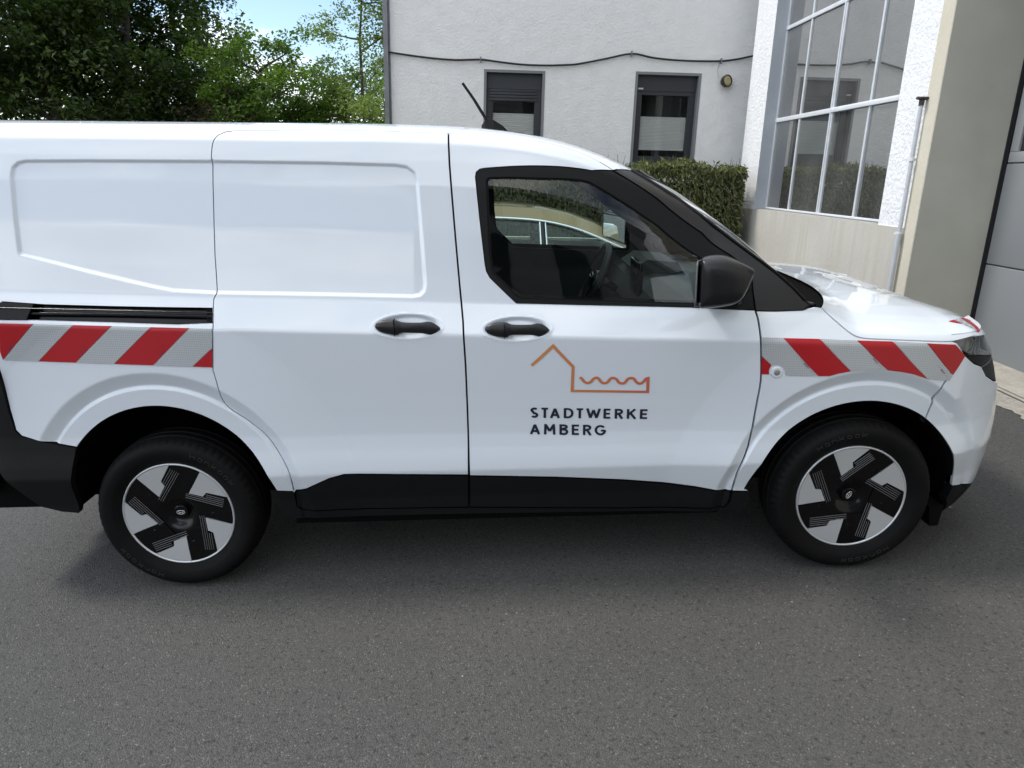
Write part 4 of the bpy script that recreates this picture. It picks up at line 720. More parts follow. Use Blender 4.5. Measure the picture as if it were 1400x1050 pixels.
RIMSILVER = mat('rim_silver', (.60,.62,.64), rough=.34, metal=.55, spec=.5)
RED = mat('red_reflective_film', (.36,.008,.014), rough=.4, coat=.25, coat_rough=.15, spec=.3)
def silver_film():
    m = mat('silver_reflective_film', (.36,.38,.39), rough=.35, coat=.5, coat_rough=.15); N = m.node_tree.nodes; L = m.node_tree.links; b = N['Principled BSDF']
    co = N.new('ShaderNodeTexCoord'); v = N.new('ShaderNodeTexVoronoi'); v.feature = 'DISTANCE_TO_EDGE'; v.voronoi_dimensions = '2D'; v.inputs['Scale'].default_value = 150; v.inputs['Randomness'].default_value = .1
    sx = N.new('ShaderNodeSeparateXYZ'); L.new(co.outputs['Object'], sx.inputs[0]); cx_ = N.new('ShaderNodeCombineXYZ'); L.new(sx.outputs[0], cx_.inputs[0]); L.new(sx.outputs[2], cx_.inputs[1]); L.new(cx_.outputs[0], v.inputs['Vector']); r = N.new('ShaderNodeMapRange'); L.new(v.outputs[0], r.inputs[0]); r.inputs[1].default_value = .02; r.inputs[2].default_value = .12
    x = N.new('ShaderNodeMix'); x.data_type = 'RGBA'; L.new(r.outputs[0], x.inputs[0]); x.inputs[6].default_value = (.56,.58,.60,1); x.inputs[7].default_value = (.31,.33,.345,1)
    L.new(x.outputs[2], b.inputs['Base Color']); return m
SILVER = silver_film()
INK = mat('logo_dark_blue_print', (.010,.012,.028), rough=.4, coat=.4)
MARKINK = mat('film_small_print', (.16,.02,.05), rough=.5)
def logo_mat():
    m = mat('logo_copper_print', (.5,.2,.1), rough=.4, coat=.4); N = m.node_tree.nodes; L = m.node_tree.links
    co = N.new('ShaderNodeTexCoord'); s = N.new('ShaderNodeSeparateXYZ'); L.new(co.outputs['Object'], s.inputs[0])
    r = N.new('ShaderNodeMapRange'); L.new(s.outputs[0], r.inputs[0]); r.inputs[1].default_value = 1.42; r.inputs[2].default_value = 1.86
    x = N.new('ShaderNodeMix'); x.data_type = 'RGBA'; L.new(r.outputs[0], x.inputs[0]); x.inputs[6].default_value = (.56,.235,.075,1); x.inputs[7].default_value = (.50,.12,.065,1)
    L.new(x.outputs[2], N['Principled BSDF'].inputs['Base Color']); return m
COPPER = logo_mat()
van = empty('delivery_van')
tag(van, 'white delivery van with black lower trim and red and silver warning stripes', 'van')
CY = .9
def mirror_me(me, name):
    c = me.copy(); c.name = name
    co = np.empty(len(c.vertices)*3, np.float32); c.vertices.foreach_get('co', co); co = co.reshape(-1, 3); co[:, 1] = 2*CY-co[:, 1]; c.vertices.foreach_set('co', co.ravel())
    return c
def panel(name, outer, m, holes=(), off=0.0, flange=.014, gap=.0019, h=.02, fine=.005, parent=van, both=True, mapper=None, frozen=None, dense=True):
    S = mapper[0] if mapper else (lambda t, s: surf(t, s, off))
    NF = mapper[1] if mapper else (lambda t, s: surf_n(t, s, off))
    loops = [outer]+list(holes)
    loops = [resample(inset(P, gap if i == 0 else -gap, frozen), .010) for i, P in enumerate(loops)]
    allp = np.array([p for L_ in loops for p in L_])
    x0, y0 = allp.min(0); x1, y1 = allp.max(0)
    def grid(st):
        X, Y = np.meshgrid(np.arange(x0, x1, st), np.arange(y0, y1, st)); X = X+np.where((np.arange(X.shape[0])[:, None] % 2) == 1, st/2, 0); return X.ravel(), Y.ravel()
    X, Y = grid(h)
    if dense and fine < h:
        fx, fy = grid(fine); k = in_poly(loops[0], fx, fy); fx, fy = fx[k], fy[k]
        if len(fx):
            n0 = NF(fx, fy); c = np.zeros(len(fx))
            for d in ((.008, 0), (0, .008)):
                c = np.maximum(c, np.linalg.norm(NF(fx+d[0], fy+d[1])-n0, axis=-1))
            k = c > .018; X = np.r_[X, fx[k]]; Y = np.r_[Y, fy[k]]
    if dense and not mapper and ARCH:
        q = surf(X, Y); gx_, gz_ = q[:, 0], q[:, 2]; keep = np.abs(poly_sd(RECESS, gx_, gz_)) > .015
        rx, rz = [], []
        RP = np.array(spl2(RECESS+RECESS[:1], 3)[:-1]); RP = np.array(RECESS)
        for o_ in (-.013, -.009, -.006, -.003, 0, .003, .006, .009, .013):
            for p_ in resample(inset(RECESS, -o_), .010): rx.append(p_[0]); rz.append(p_[1])
        for cx, cz, a_, b_, lip_, brow_ in ARCH:
            rr_ = (np.hypot((gx_-cx)/a_, (gz_-cz)/b_)-1)*(a_+b_)/2
            bands = [lip_+o for o in (-.013,-.009,-.006,-.003,0,.003,.006,.009,.013)]+[brow_+o for o in (-.018,-.012,-.006,0,.006,.012,.018,.03)]
            near = ((np.abs(rr_-lip_) < .016) | ((rr_ > brow_-.022) & (rr_ < brow_+.035))) & (gz_ > cz-.1)
            keep &= ~near
            for r_ in bands:
                f_ = 1+r_/((a_+b_)/2); n_ = 190
                for an in np.linspace(-.25, math.pi+.25, n_): rx.append(cx+a_*f_*math.cos(an)); rz.append(cz+b_*f_*math.sin(an))
        et, es = xz_ts(rx, rz); ok_ = (et > -.6) & (et < 3.05); X = np.r_[X[keep], et[ok_]]; Y = np.r_[Y[keep], es[ok_]]
    k = in_poly(loops[0], X, Y)
    for L_ in loops[1:]: k &= ~in_poly(L_, X, Y)
    X, Y = X[k], Y[k]; d = np.full(len(X), 1e9)
    for L_ in loops: d = np.minimum(d, seg_dist(L_, X, Y))
    k = d > .0035; X, Y = X[k], Y[k]
    vin = [Vector(p) for p in allp.tolist()]+[Vector((a, b)) for a, b in zip(X, Y)]
    ed = []; i0 = 0
    for L_ in loops:
        n = len(L_); ed += [(i0+i, i0+(i+1) % n) for i in range(n)]; i0 += n
    vo, _, fo, *_ = delaunay_2d_cdt(vin, ed, [], 0, 1e-6, False)
    V2 = np.array([v[:] for v in vo]); F = np.array([f for f in fo if len(f) == 3], int)
    c = V2[F].mean(1); k = in_poly(loops[0], c[:, 0], c[:, 1])
    for L_ in loops[1:]: k &= ~in_poly(L_, c[:, 0], c[:, 1])
    F = F[k]
    P3 = S(V2[:, 0], V2[:, 1]); N3 = NF(V2[:, 0], V2[:, 1])
    if N3[:, 1].mean() > 0 and not mapper: N3 = -N3
    fn = np.cross(P3[F[:, 1]]-P3[F[:, 0]], P3[F[:, 2]]-P3[F[:, 0]]).mean(0)
    if fn @ N3.mean(0) < 0: F = F[:, ::-1]
    verts = [P3]; norms = [N3]; faces = [F]; base = len(P3)
    if flange:
        for L_ in loops:
            L2 = np.array(L_); n = len(L2)
            Pn = NF(L2[:, 0], L2[:, 1]); Pn = -Pn if (Pn[:, 1].mean() > 0 and not mapper) else Pn
            A = S(L2[:, 0], L2[:, 1]); fd = Pn.copy(); sd2 = (np.abs(Pn[:, 1]) > .35) & (Pn[:, 2] < .8); fd[sd2] = np.sign(Pn[sd2, 1:2])*np.array([[0, 1, 0]]); Bq = A-fd*flange
            tang = np.roll(A, -1, 0)-np.roll(A, 1, 0); fnn = np.cross(tang, Pn); fnn /= np.linalg.norm(fnn, axis=1, keepdims=True)+1e-9
            # point away from the sheet
            cen = A+fnn*.004
            ix = np.arange(n); q = np.stack([base+ix, base+(ix+1) % n, base+n+(ix+1) % n, base+n+ix], 1)
            verts += [A, Bq]; nn = fnn*.8+Pn*.6; nn /= np.linalg.norm(nn, axis=1, keepdims=True)
            faces_q = np.concatenate([q[:, [0, 1, 2]], q[:, [0, 2, 3]]]); 
            g = np.cross(A[(ix+1) % n]-A, Bq-A); 
            norms += [g/(np.linalg.norm(g, axis=1, keepdims=True)+1e-12)]*2
            faces.append(faces_q); base += 2*n
    V = np.concatenate(verts); N_ = np.concatenate(norms); Fa = np.concatenate(faces)
    me = np_mesh(name, V, Fa, N_)
    o = link(name, me, parent, m)
    if both:
        Vm = V*[1, -1, 1]+[0, 2*CY, 0]; me2 = np_mesh(name, Vm, Fa[:, ::-1], N_*[1, -1, 1]); link(name, me2, parent, m)
    return o
def PO(k): return POLY[k][0]
frz = lambda P: P[:, 1] > S_MAX-.012
# ---- body panels
panel('body_shell', PO('body_shell'), WHITE, holes=POLY['body_shell'][1], frozen=lambda P: (P[:, 1] > S_MAX-.012) | (P[:, 0] < -1.55), h=.022)
panel('sliding_door', PO('sliding_door'), WHITE)
fdoor = panel('front_door', PO('front_door'), WHITE)
panel('fender', PO('fender'), WHITE)
panel('bumper', PO('bumper'), WHITE, gap=.0008, frozen=lambda P: P[:, 0] > T_MAX-.03)
_arch = list(ARCH); ARCH[:] = []
panel('rear_bumper', PO('rear_bumper'), BLACK, off=.015, gap=0, flange=.03, frozen=lambda P: P[:, 0] < -1.55)
ARCH[:] = _arch
panel('front_lip', PO('front_lip'), BLACK, off=.004, gap=0, flange=.05)
panel('door_cladding', PO('sliding_door_cladding'), BLACK, off=.004)
panel('door_cladding', PO('front_door_cladding'), BLACK, off=.004)
panel('side_sill', PO('side_sill'), BLACK, off=-.002, flange=.05)
panel('grille', PO('grille'), BLACK, off=-.004, gap=0, frozen=lambda P: P[:, 0] > T_MAX-.03)
panel('headlight_lens', PO('headlight'), glass_mat('headlight_plastic', (.93,.95,.96), ior=1.5), off=-.001, flange=.004)
panel('window_frame', PO('window_frame'), BLACK, holes=POLY['window_frame'][1], off=-.001, gap=.001, dense=False, h=.03)
panel('a_pillar', PO('a_pillar'), mat('satin_black', (.013,.013,.014), rough=.33), off=.001, gap=.0012, dense=False, h=.03)
panel('side_window', PO('window_glass'), CARGLASS, off=-.010, gap=-.004, flange=0, dense=False, h=.06)
panel('track_trim', PO('track_trim'), BLACK, off=.003, gap=.0, dense=False)
# sunk channel of the sliding door rail
mb = MB(); tr = PO('track'); 
lo = [surf(*tr[4]), surf(*tr[3]), surf(*tr[2])]; hi = [surf(*tr[0]), (surf(*tr[0])*.63+surf(*tr[1])*.37), surf(*tr[1])]
for a in (0, 1):
    A0, A1, B0, B1 = [np.array(p) for p in (lo[a], lo[a+1], hi[a], hi[a+1])]
    dp = np.array([0, .034, 0])
    mb.add([A0, A1, A1+dp, A0+dp], [(0,1,2,3)]); mb.add([B0, B1, B1+dp, B0+dp], [(0,1,2,3)]); mb.add([A0+dp, A1+dp, B1+dp, B0+dp], [(0,1,2,3)])
e0, e1 = np.array(lo[2]), np.array(hi[2]); mb.add([e0, e1, e1+dp, e0+dp], [(0,1,2,3)])
a_, b_ = np.array(lo[0])+[0,.022,.028], np.array(lo[2])+[-.01,.022,.032]
mb.tube([a_, (a_+b_)/2+np.array([0,0,.002]), b_], .006, 6)
mb.tube([a_+[0,-.004,.020], b_+[0,-.004,.014]], .003, 6)
mb.build('rail_channel', GLOSSB, van)
# added dark strips behind the shut lines, standing in for shade in the gaps
def strip(pts, w, off, m_, name='gap_shade', parent=van, both=True):
    P = resample(pts, .02, False); P = np.array(P); tg = np.gradient(P, axis=0); tg /= np.linalg.norm(tg, axis=1, keepdims=True)+1e-9; nm = np.stack([-tg[:, 1], tg[:, 0]], 1)
    A = surf(*(P+nm*w).T, off); B = surf(*(P-nm*w).T, off); n = len(P)
    for s_ in ((1, 2) if both else (1,)):
        V = np.concatenate([A, B]); 
        if s_ == 2: V = V*[1,-1,1]+[0,2*CY,0]
        i = np.arange(n-1); link(name, np_mesh(name, V, np.stack([i, i+1, n+i+1, n+i], 1)), parent, m_)
sd_, fd_ = PO('sliding_door'), PO('front_door')
strip(sd_, .03, -.016, SEAL_SHADE); strip(fd_, .03, -.017, SEAL_SHADE); strip(ANCH['hood_edge'][:31], .009, -.014, SEAL_SHADE)
strip(PO('a_pillar')+PO('a_pillar')[:1], .012, -.012, SEAL_SHADE); strip(PO('sliding_door_cladding'), .02, -.018, SEAL_SHADE); strip(PO('front_door_cladding'), .02, -.018, SEAL_SHADE); strip(PO('bumper')[-5:]+PO('bumper')[:4], .02, -.012, SEAL_SHADE)
# window rubber inside the frame
strip(PO('window_glass')+PO('window_glass')[:1], .007, -.007, SEAL_SHADE, 'window_rubber')
# ---- hood
def hood_mesh():
    u = np.linspace(0, 1, 150); v = np.r_[np.linspace(0, .2, 36)[:-1], np.linspace(.2, 1, 50)]; U, Vv = np.meshgrid(u, v, indexing='ij')
    P = hood(U, Vv); e = .002
    a = hood(np.clip(U+e, 0, 1), Vv)-hood(np.clip(U-e, 0, 1), Vv); b = hood(U, np.clip(Vv+e, 0, 1))-hood(U, np.clip(Vv-e, 0, 1)); n = np.cross(a, b); n /= np.linalg.norm(n, axis=-1, keepdims=True)+1e-9
    n = np.where(n[..., 2:3] < 0, -n, n)
    nu, nv = U.shape; i = np.arange(nu-1)[:, None]*nv+np.arange(nv-1)[None]; F = np.stack([i, i+1, i+nv+1, i+nv], -1).reshape(-1, 4)
    P = P.reshape(-1, 3); n = n.reshape(-1, 3)
    ed = np.arange(nu)*nv; base = len(P); dn = P[ed]+[-.003, .02, -.010]
    P = np.concatenate([P, P[ed], dn]); n = np.concatenate([n, np.tile([0, -1., 0], (2*nu, 1))]); j = np.arange(nu-1)
    F = np.concatenate([F, np.stack([base+j, base+j+1, base+nu+j+1, base+nu+j], 1)])[:, ::-1]
    Pm = P*[1, -1, 1]+[0, 2*CY, 0]; k = len(P)
    V = np.concatenate([P, Pm]); N_ = np.concatenate([n, n*[1, -1, 1]]); F = np.concatenate([F, F[:, ::-1]+k])
    return np_mesh('hood', V, F, N_)
hd = link('hood', hood_mesh(), van, WHITE)
def hood_n(u, v):
    e = .003; n = np.cross(hood(u+e, v)-hood(u-e, v), hood(u, v+e)-hood(u, v-e)); n /= np.linalg.norm(n, axis=-1, keepdims=True)+1e-9
    return np.where(n[..., 2:3] < 0, -n, n)
for nm, key, mm in (('red_stripe', 'hood_red', RED), ('silver_stripe', 'hood_silver', SILVER)):
    for q in (ANCH[key] if nm == 'red_stripe' else ANCH[key][:1]):
        try: panel(nm, q, mm, flange=0, gap=0, h=.009, fine=.05, both=False, dense=False, parent=hd, mapper=(lambda t, s, o_=(.0022 if nm == 'red_stripe' else .0015): hood(np.clip(t, .01, .99), np.clip(s, .001, .999), o_), lambda t, s: hood_n(np.clip(t, .01, .99), np.clip(s, .005, .99))))
        except Exception as ex: print('hood stripe', ex)
# ---- windscreen and cowl
def wind():
    nu, nv = 40, 24; V = []
    pe = np.array([surf(t, s, -.004) for t, s in ANCH['pill_edge']]); q = np.linspace(0, 1, len(pe)); 
    for j in range(nv+1):
        w = j/nv; E = np.array([np.interp(w, q, pe[:, i]) for i in range(3)])
        top = np.array([1.935, .9, 1.588]); bot = np.array([2.60, .9, 1.07]); Cn = top+(bot-top)*w+np.array([.0, 0, .045*math.sin(math.pi*w)])
        for i in range(nu+1):
            a = i/nu; yy = E[1]+(1.8-2*E[1])*a; c = abs(yy-.9)/(.9-E[1]); k = c**2.2
            V.append((Cn[0]*(1-k)+E[0]*k, yy, Cn[2]*(1-k)+E[2]*k))
    F = [(j*(nu+1)+i, j*(nu+1)+i+1, (j+1)*(nu+1)+i+1, (j+1)*(nu+1)+i) for j in range(nv) for i in range(nu)]
    return V, F
V, F = wind(); link('windscreen', np_mesh('windscreen', V, F), van, CARGLASS)
pe = [surf(t, s, -.001) for t, s in ANCH['pill_edge']]
for s_ in (0, 1):
    P = [(p[0], p[1] if s_ == 0 else 1.8-p[1], p[2]) for p in pe]
    mb = MB(); mb.tube(P, .007, 8); mb.build('windscreen_seal', GLOSSB, van)
    P = [(p[0]-.012, (p[1]+.055) if s_ == 0 else 1.8-(p[1]+.055), p[2]-.03) for p in pe]
    mb = MB(); mb.tube(P, [.038]*4+[.034]*(len(P)-4), 10); mb.build('pillar_trim', TRIM, van)
mb = MB()
secs = []
for i in range(25):
    y = .06+1.68*i/24; c = abs(y-.9)/.84; xr = 2.66-.16*c**3; xw = 2.60-.17*c**2.2
    zt = 1.098-.02*c**4
    secs.append([(xw-.05, y, 1.10-.02*c), (xw+.02, y, 1.045), (xr-.03, y, 1.035), (xr+.005, y, zt-.012)])
mb.loft(secs, closed=False, caps=False)
mb.build('cowl_tray', LINER, van)
mb = MB(); mb.tube([(2.50,.22,1.085),(2.47,.30,1.10),(2.46,.42,1.105),(2.54,.9,1.10)], .008, 6); mb.box((2.47,.17,1.05),(2.53,.23,1.09), .01); mb.tube([(2.455,.20,1.10),(2.50,.55,1.11),(2.53,.85,1.11)], .006, 6)
mb.box((2.42,.14,1.05),(2.46,.17,1.10),.006); mb.tube([(2.40,.15,1.10),(2.47,.13,1.09),(2.51,.12,1.06)], .005, 6)
mb.build('wiper_arm', GLOSSB, van)
# ---- wheel houses and underbody
def arch_y(x_, z_):
    t_, s_q = x_, z_
    for _ in range(4):
        pq = surf(t_, s_q); t_ += x_-pq[0]; s_q += z_-pq[2]
    return float(surf(t_, s_q)[1])
for i, (cx_, cz_, a, b, _l, _b) in enumerate(ARCH):
    q0 = math.asin(min(.9, (.33-cz_)/b)) if i == 0 else math.asin((.175-cz_)/b); q1_ = math.asin((.38-cz_)/b); qs = np.linspace(q0, math.pi-q1_, 48)
    yq = [arch_y(cx_+a*math.cos(max(q, .2)), max(.33, cz_+b*math.sin(q)))+(.05 if q < .2 else 0) for q in qs]
    for far in (0, 1):
        mb = MB(); A = []; fy = (lambda y: 1.8-y) if far else (lambda y: y)
        for k in range(3):
            A.append([(cx_+(a+.012)*math.cos(q), fy((y0_+.02, .22, .44)[k]), cz_+(b+.012)*math.sin(q)) for q, y0_ in zip(qs, yq)])
        mb.loft(A, closed=False, caps=False)
        mb.add([(cx_+(a+.012)*math.cos(q), fy(.44), cz_+(b+.012)*math.sin(q)) for q in qs], [tuple(range(48))])
        mb.build('wheel_house', LINER, van, fix=False)
mb = MB(); mb.box((-.75,.45,.22),(3.25,1.35,.55)); mb.box((.44,.10,.235),(2.18,1.70,.30)); mb.box((-.78,.1,.34),(-.42,1.7,.5)); mb.box((3.05,.35,.24),(3.18,1.45,.5))
mb.prism([(3.055,.24),(3.07,.15),(3.105,.152),(3.115,.24)], 1, .09, .26)
mb.build('underbody', LINER, van)
# black lips inside the arches
for i, (cx_, cz_, a, b, _l, _b) in enumerate(ARCH):
    for far in (0, 1):
        rows = []
        for q in np.linspace(*((.78, 2.37) if False else ((.36, 2.42) if i == 0 else (.30, 2.86))), 60):
            yb = arch_y(cx_+a*math.cos(q), cz_+b*math.sin(q)); r1 = -.003
            row = [(cx_+(a+r1)*math.cos(q), yb+.0015, cz_+(b+r1)*math.sin(q)), (cx_+(a+r1-.002)*math.cos(q), yb+.05, cz_+(b+r1-.002)*math.sin(q))]
            rows.append([(p[0], 1.8-p[1], p[2]) if far else p for p in row])
        mb = MB(); mb.loft(rows, closed=False, caps=False); mb.build('arch_lip', LINER, van, fix=False)
# ---- headlight inside
mb = MB()
def sp(t, z, off):
    ss = np.linspace(.02, s_of(1.79), 500); s = float(np.interp(z, surf(t, ss)[:, 2], ss)); return surf(t, s, off)
for far in (0, 1):
    mbh = MB(); fl = (lambda p: (p[0], 1.8-p[1], p[2])) if far else (lambda p: tuple(p))
    rows = []
    for t in np.linspace(3.0, 3.47, 14):
        rows.append([fl(sp(t, z, o_)) for z, o_ in ((.985,-.003),(.965,-.045),(.90,-.05),(.85,-.045),(.835,-.003))])
    mbh.loft(rows, closed=False, caps=False); mbh.build('headlight_housing', mat('headlight_grey', (.42,.43,.44), rough=.4), van, fix=False)
    CR_ = mat('chrome_reflector', (.7,.72,.75), rough=.2, metal=.9)
    for t, w in ((3.13,.016),(3.19,.010),(3.25,.02),(3.33,.02)):
        mbh = MB(); mbh.add([fl(sp(t, .945, -.02)), fl(sp(t+w, .945, -.02)), fl(sp(t+w-.03, .865, -.03)), fl(sp(t-.03, .865, -.03))], [(0,1,2,3)])
        mbh.add([fl(sp(t-.004, .945, -.022)), fl(sp(t+w, .945, -.035)), fl(sp(t+w-.03, .865, -.04)), fl(sp(t-.034, .865, -.032))], [(0,1,2,3)])
        mbh.build('headlight_reflector', CR_, van, fix=False)
# ---- stripes on the side
fen = [o for o in van.children if o.name.startswith('fender')][0]; shell = [o for o in van.children if o.name.startswith('body_shell')][0]
for nm, key, mm in (('red_stripe', 'red', RED), ('silver_stripe', 'silver', SILVER)):
    for i, q in enumerate(POLY[key][1]):
        xm = np.mean([p[0] for p in q]); par = shell if xm < 1 else fen
        panel(nm, q, mm, off=.0032, flange=.0024, gap=0, h=.009, fine=.005, both=False, parent=par)
def ribbon(P, w, closed=False):
    P = np.array(P, float); n = len(P); out = []
    for sgn in (1, -1):
        side = []
        for i in range(n):
            a = P[i]-P[i-1] if i > 0 else P[1]-P[0]; b = P[i+1]-P[i] if i < n-1 else P[-1]-P[-2]
            if i == 0: a = b
            if i == n-1: b = a
            a = a/np.linalg.norm(a); b = b/np.linalg.norm(b); na = np.array([-a[1], a[0]]); nb = np.array([-b[1], b[0]]); m_ = na+nb; m_ = 2*m_/max(m_@m_, .5)
            side.append(P[i]+m_*w/2*sgn)
        out.append(side)
    return out[0], out[1]
def print_ribbons(name, strokes, m_, w, off, parent):
    V = []; F = []
    for P in strokes:
        A, B = ribbon(resample(P, .012, False), w); k = len(V); n = len(A)
        V += list(surf(*np.array(A).T, off))+list(surf(*np.array(B).T, off)); F += [(k+i, k+i+1, k+n+i+1, k+n+i) for i in range(n-1)]
        off += .00006
    me = bpy.data.meshes.new(name); me.from_pydata([tuple(v) for v in V], [], F); me.polygons.foreach_set('use_smooth', [True]*len(F))
    bm = bmesh.new(); bm.from_mesh(me)
    for f in bm.faces:
        if f.normal.y > 0: f.normal_flip()
    bm.to_mesh(me); bm.free()
    return link(name, me, parent, m_, 'stuff' if name == 'small_print' else None)
lgp = ANCH['logo_house']
def spl(P, k=4):
    P = np.array(P); out = []
    for i in range(len(P)-1):
        a = P[max(i-1, 0)]; b = P[i]; c = P[i+1]; d = P[min(i+2, len(P)-1)]
        for j in range(k):
            u = j/k; out.append(tuple(.5*((2*b)+(-a+c)*u+(2*a-5*b+4*c-d)*u*u+(-a+3*b-3*c+d)*u**3)))
    out.append(tuple(P[-1])); return out
print_ribbons('logo_house', [lgp[:6]+spl(lgp[6:])], COPPER, .0114, .0022, fdoor)
def arc(cx, cy, rx, ry, a0, a1, n=12): return [(cx+rx*math.cos(R(a0+(a1-a0)*i/n)), cy+ry*math.sin(R(a0+(a1-a0)*i/n))) for i in range(n+1)]
h_ = .09   # half the stroke
def letter(c, w):
    W_ = w
    if c == 'S': return [arc(W_*.5, .72, W_*.5-h_, .28-h_, 35, 180, 8)+[]+arc(W_*.5, .27, W_*.5-h_, .27-h_, 120, -150, 12)[1:]]
    if c == 'T': return [[(0, 1-h_), (W_, 1-h_)], [(W_/2, 1-h_), (W_/2, 0)]]
    if c == 'A': return [[(h_, 0), (W_/2, .93)], [(W_/2, .93), (W_-h_, 0)], [(W_*.25, .30), (W_*.75, .30)]]
    if c == 'D': return [[(h_, 0), (h_, 1)], [(h_, 1-h_)]+arc(W_*.42, .5, W_*.58-h_, .5-h_, 90, -90, 14)+[(h_, h_)]]
    if c == 'W': return [[(.04, 1), (W_*.27, .06)], [(W_*.27, .06), (W_*.5, .85)], [(W_*.5, .85), (W_*.73, .06)], [(W_*.73, .06), (W_-.04, 1)]]
    if c == 'E': return [[(h_, 0), (h_, 1)], [(h_, 1-h_), (W_, 1-h_)], [(h_, .5), (W_*.92, .5)], [(h_, h_), (W_, h_)]]
    if c == 'R': return [[(h_, 0), (h_, 1)], [(h_, 1-h_)]+arc(W_*.52, .72, W_*.46-h_, .28-h_, 90, -90, 10)+[(h_, .44+h_*0)], [(W_*.5, .47), (W_-.06, 0)]]
    if c == 'K': return [[(h_, 0), (h_, 1)], [(W_-.1, 1), (h_+.03, .42)], [(W_*.40, .56), (W_-.06, 0)]]
    if c == 'M': return [[(h_, 0), (h_+.06, 1)], [(h_+.06, .95), (W_/2, .32)], [(W_/2, .32), (W_-h_-.06, .95)], [(W_-h_, 0), (W_-h_-.06, 1)]]
    if c == 'B': return [[(h_, 0), (h_, 1)], [(h_, 1-h_)]+arc(W_*.48, .755, W_*.46-h_, .245-h_, 90, -90, 8)+[(h_, .51)], [(h_, .51)]+arc(W_*.5, .28, W_*.5-h_, .28-h_*.7, 80, -90, 8)+[(h_, h_)]]
    if c == 'G': return [arc(W_*.52, .5, W_*.5-h_, .5-h_, 42, 345, 20)+[(W_-h_, .46)], [(W_-h_*.4, .46), (W_*.56, .46)]]
lp = [np.array(p) for p in ANCH['logo']]
for word, spans, A_, B_, x0_, x1_ in (('STADTWERKE', [(78,148),(183,248),(268,362),(405,495),(528,592),(630,760),(797,862),(908,985),(1028,1115),(1158,1228)], lp[0], lp[1], 78, 1228),
                            ('AMBERG', [(65,160),(202,310),(355,435),(475,542),(585,662),(697,805)], lp[2], lp[3], 65, 805)):
    cap = .0512
    for c, (a, b) in zip(word, spans):
        st_ = letter(c, (b-a)/100)
        def pt(p):
            base = A_+(B_-A_)*((a+p[0]*100-x0_)/(x1_-x0_)); return (base[0], base[1]+p[1]*cap)
        print_ribbons('logo_letter', [[pt(p) for p in s_] for s_ in st_], INK, .0098, .0022, fdoor)
# small print along the stripe edges (too small to read in the photograph)
for key in ('silver',):
    for q in POLY[key][1]:
        q = np.array(q); xm = q[:, 0].mean(); par = shell if xm < 1 else fen
        zc_ = q[:, 1].min(); hgt = q[:, 1].max()-zc_
        dirn = np.array([.078, .115]) if xm < 1 else np.array([-.10, .115]); dirn = dirn/np.linalg.norm(dirn)
        if xm < 1: st0 = np.array([q[q[:, 1] < zc_+.02][:, 0].min()+.012, zc_+.012])
        else: st0 = np.array([q[q[:, 1] < zc_+.03][:, 0].max()-.022, zc_+.016])
        ww = []
        nrm = np.array([-dirn[1], dirn[0]])
        for a, b, hh in ((.0,.018,.0012),(.024,.055,.0042),(.061,.08,.0012)):
            n = 8 if hh > .003 else 3
            for k in range(n):
                u = a+(b-a)*k/n; ww.append([tuple(st0+dirn*u-nrm*hh), tuple(st0+dirn*(u+.002)+nrm*hh)])
        print_ribbons('small_print', ww, MARKINK, .0018, .0032, par)
# ---- door handles
def handle(t0, s0, t1, s1):
    for far in (0, 1):
        mb = MB(); secs = []
        us = [0,.015,.05,.1,.17,.24,.30,.34,.38,.42,.5,.6,.72,.80,.84,.88,.93,.97,1]
        hh = [v*1.36 for v in (.001,.007,.0125,.0165,.0195,.0205,.0215,.021,.0165,.0148,.0142,.0142,.0148,.0175,.0185,.017,.0125,.007,.001)]
        oo = [.002,.008,.014,.018,.021,.0225,.023,.0235,.024,.025,.026,.026,.025,.0235,.022,.018,.013,.008,.002]
        for u, h1, o1 in zip(us, hh, oo):
            t = t0+(t1-t0)*u; s = s0+(s1-s0)*u; ring = []
            dish = .011*math.sin(math.pi*min(max(u, 0), 1))
            thick = .014 if .36 < u < .82 else .02
            for k in range(14):
                a = 2*math.pi*k/14; dz = h1*math.cos(a)*(1-.12*abs(math.sin(a))); dy = thick*math.sin(a)*.6
                p = surf(t, s); ring.append((p[0], (p[1]-dish-o1*.75+dy+.004) if not far else 1.8-(p[1]-dish-o1*.75+dy+.004), p[2]+dz+(.002 if .36<u<.82 else 0)))
            secs.append(ring)
        mb.loft(secs)
        hn = mb.build('door_handle', mat('handle_plastic', (.011,.011,.012), rough=.36), van)
        if not far:
            p = surf(t0+(t1-t0)*.30, s0); mb = MB(); mb.box((p[0]-.0008, p[1]-.040, p[2]-.029),(p[0]+.0008, p[1]-.0, p[2]+.029)); mb.build('lock_cover_gap', SEAL_SHADE, hn)
hp = ANCH['handle']
handle(hp[0][0], hp[0][1], hp[1][0], hp[1][1]); handle(hp[2][0], hp[2][1], hp[3][0], hp[3][1])
# parking sensor puck on the fender
p = surf(*ANCH['sensor']); M_ = Matrix.Translation(Vector(p))
mb = MB(); mb.lathe([(-.0005,.001),(-.0025,.012),(-.0035,.019),(-.002,.0225),(.003,.023)], 32, 'y', M_); sen = mb.build('sensor_ring', WHITE, fen)
mb = MB(); mb.lathe([(-.0062,.0005),(-.006,.006),(-.0045,.0105),(-.003,.0115)], 24, 'y', M_); mb.build('sensor_lens', mat('sensor_grey', (.22,.20,.19), rough=.25, coat=.6), fen)
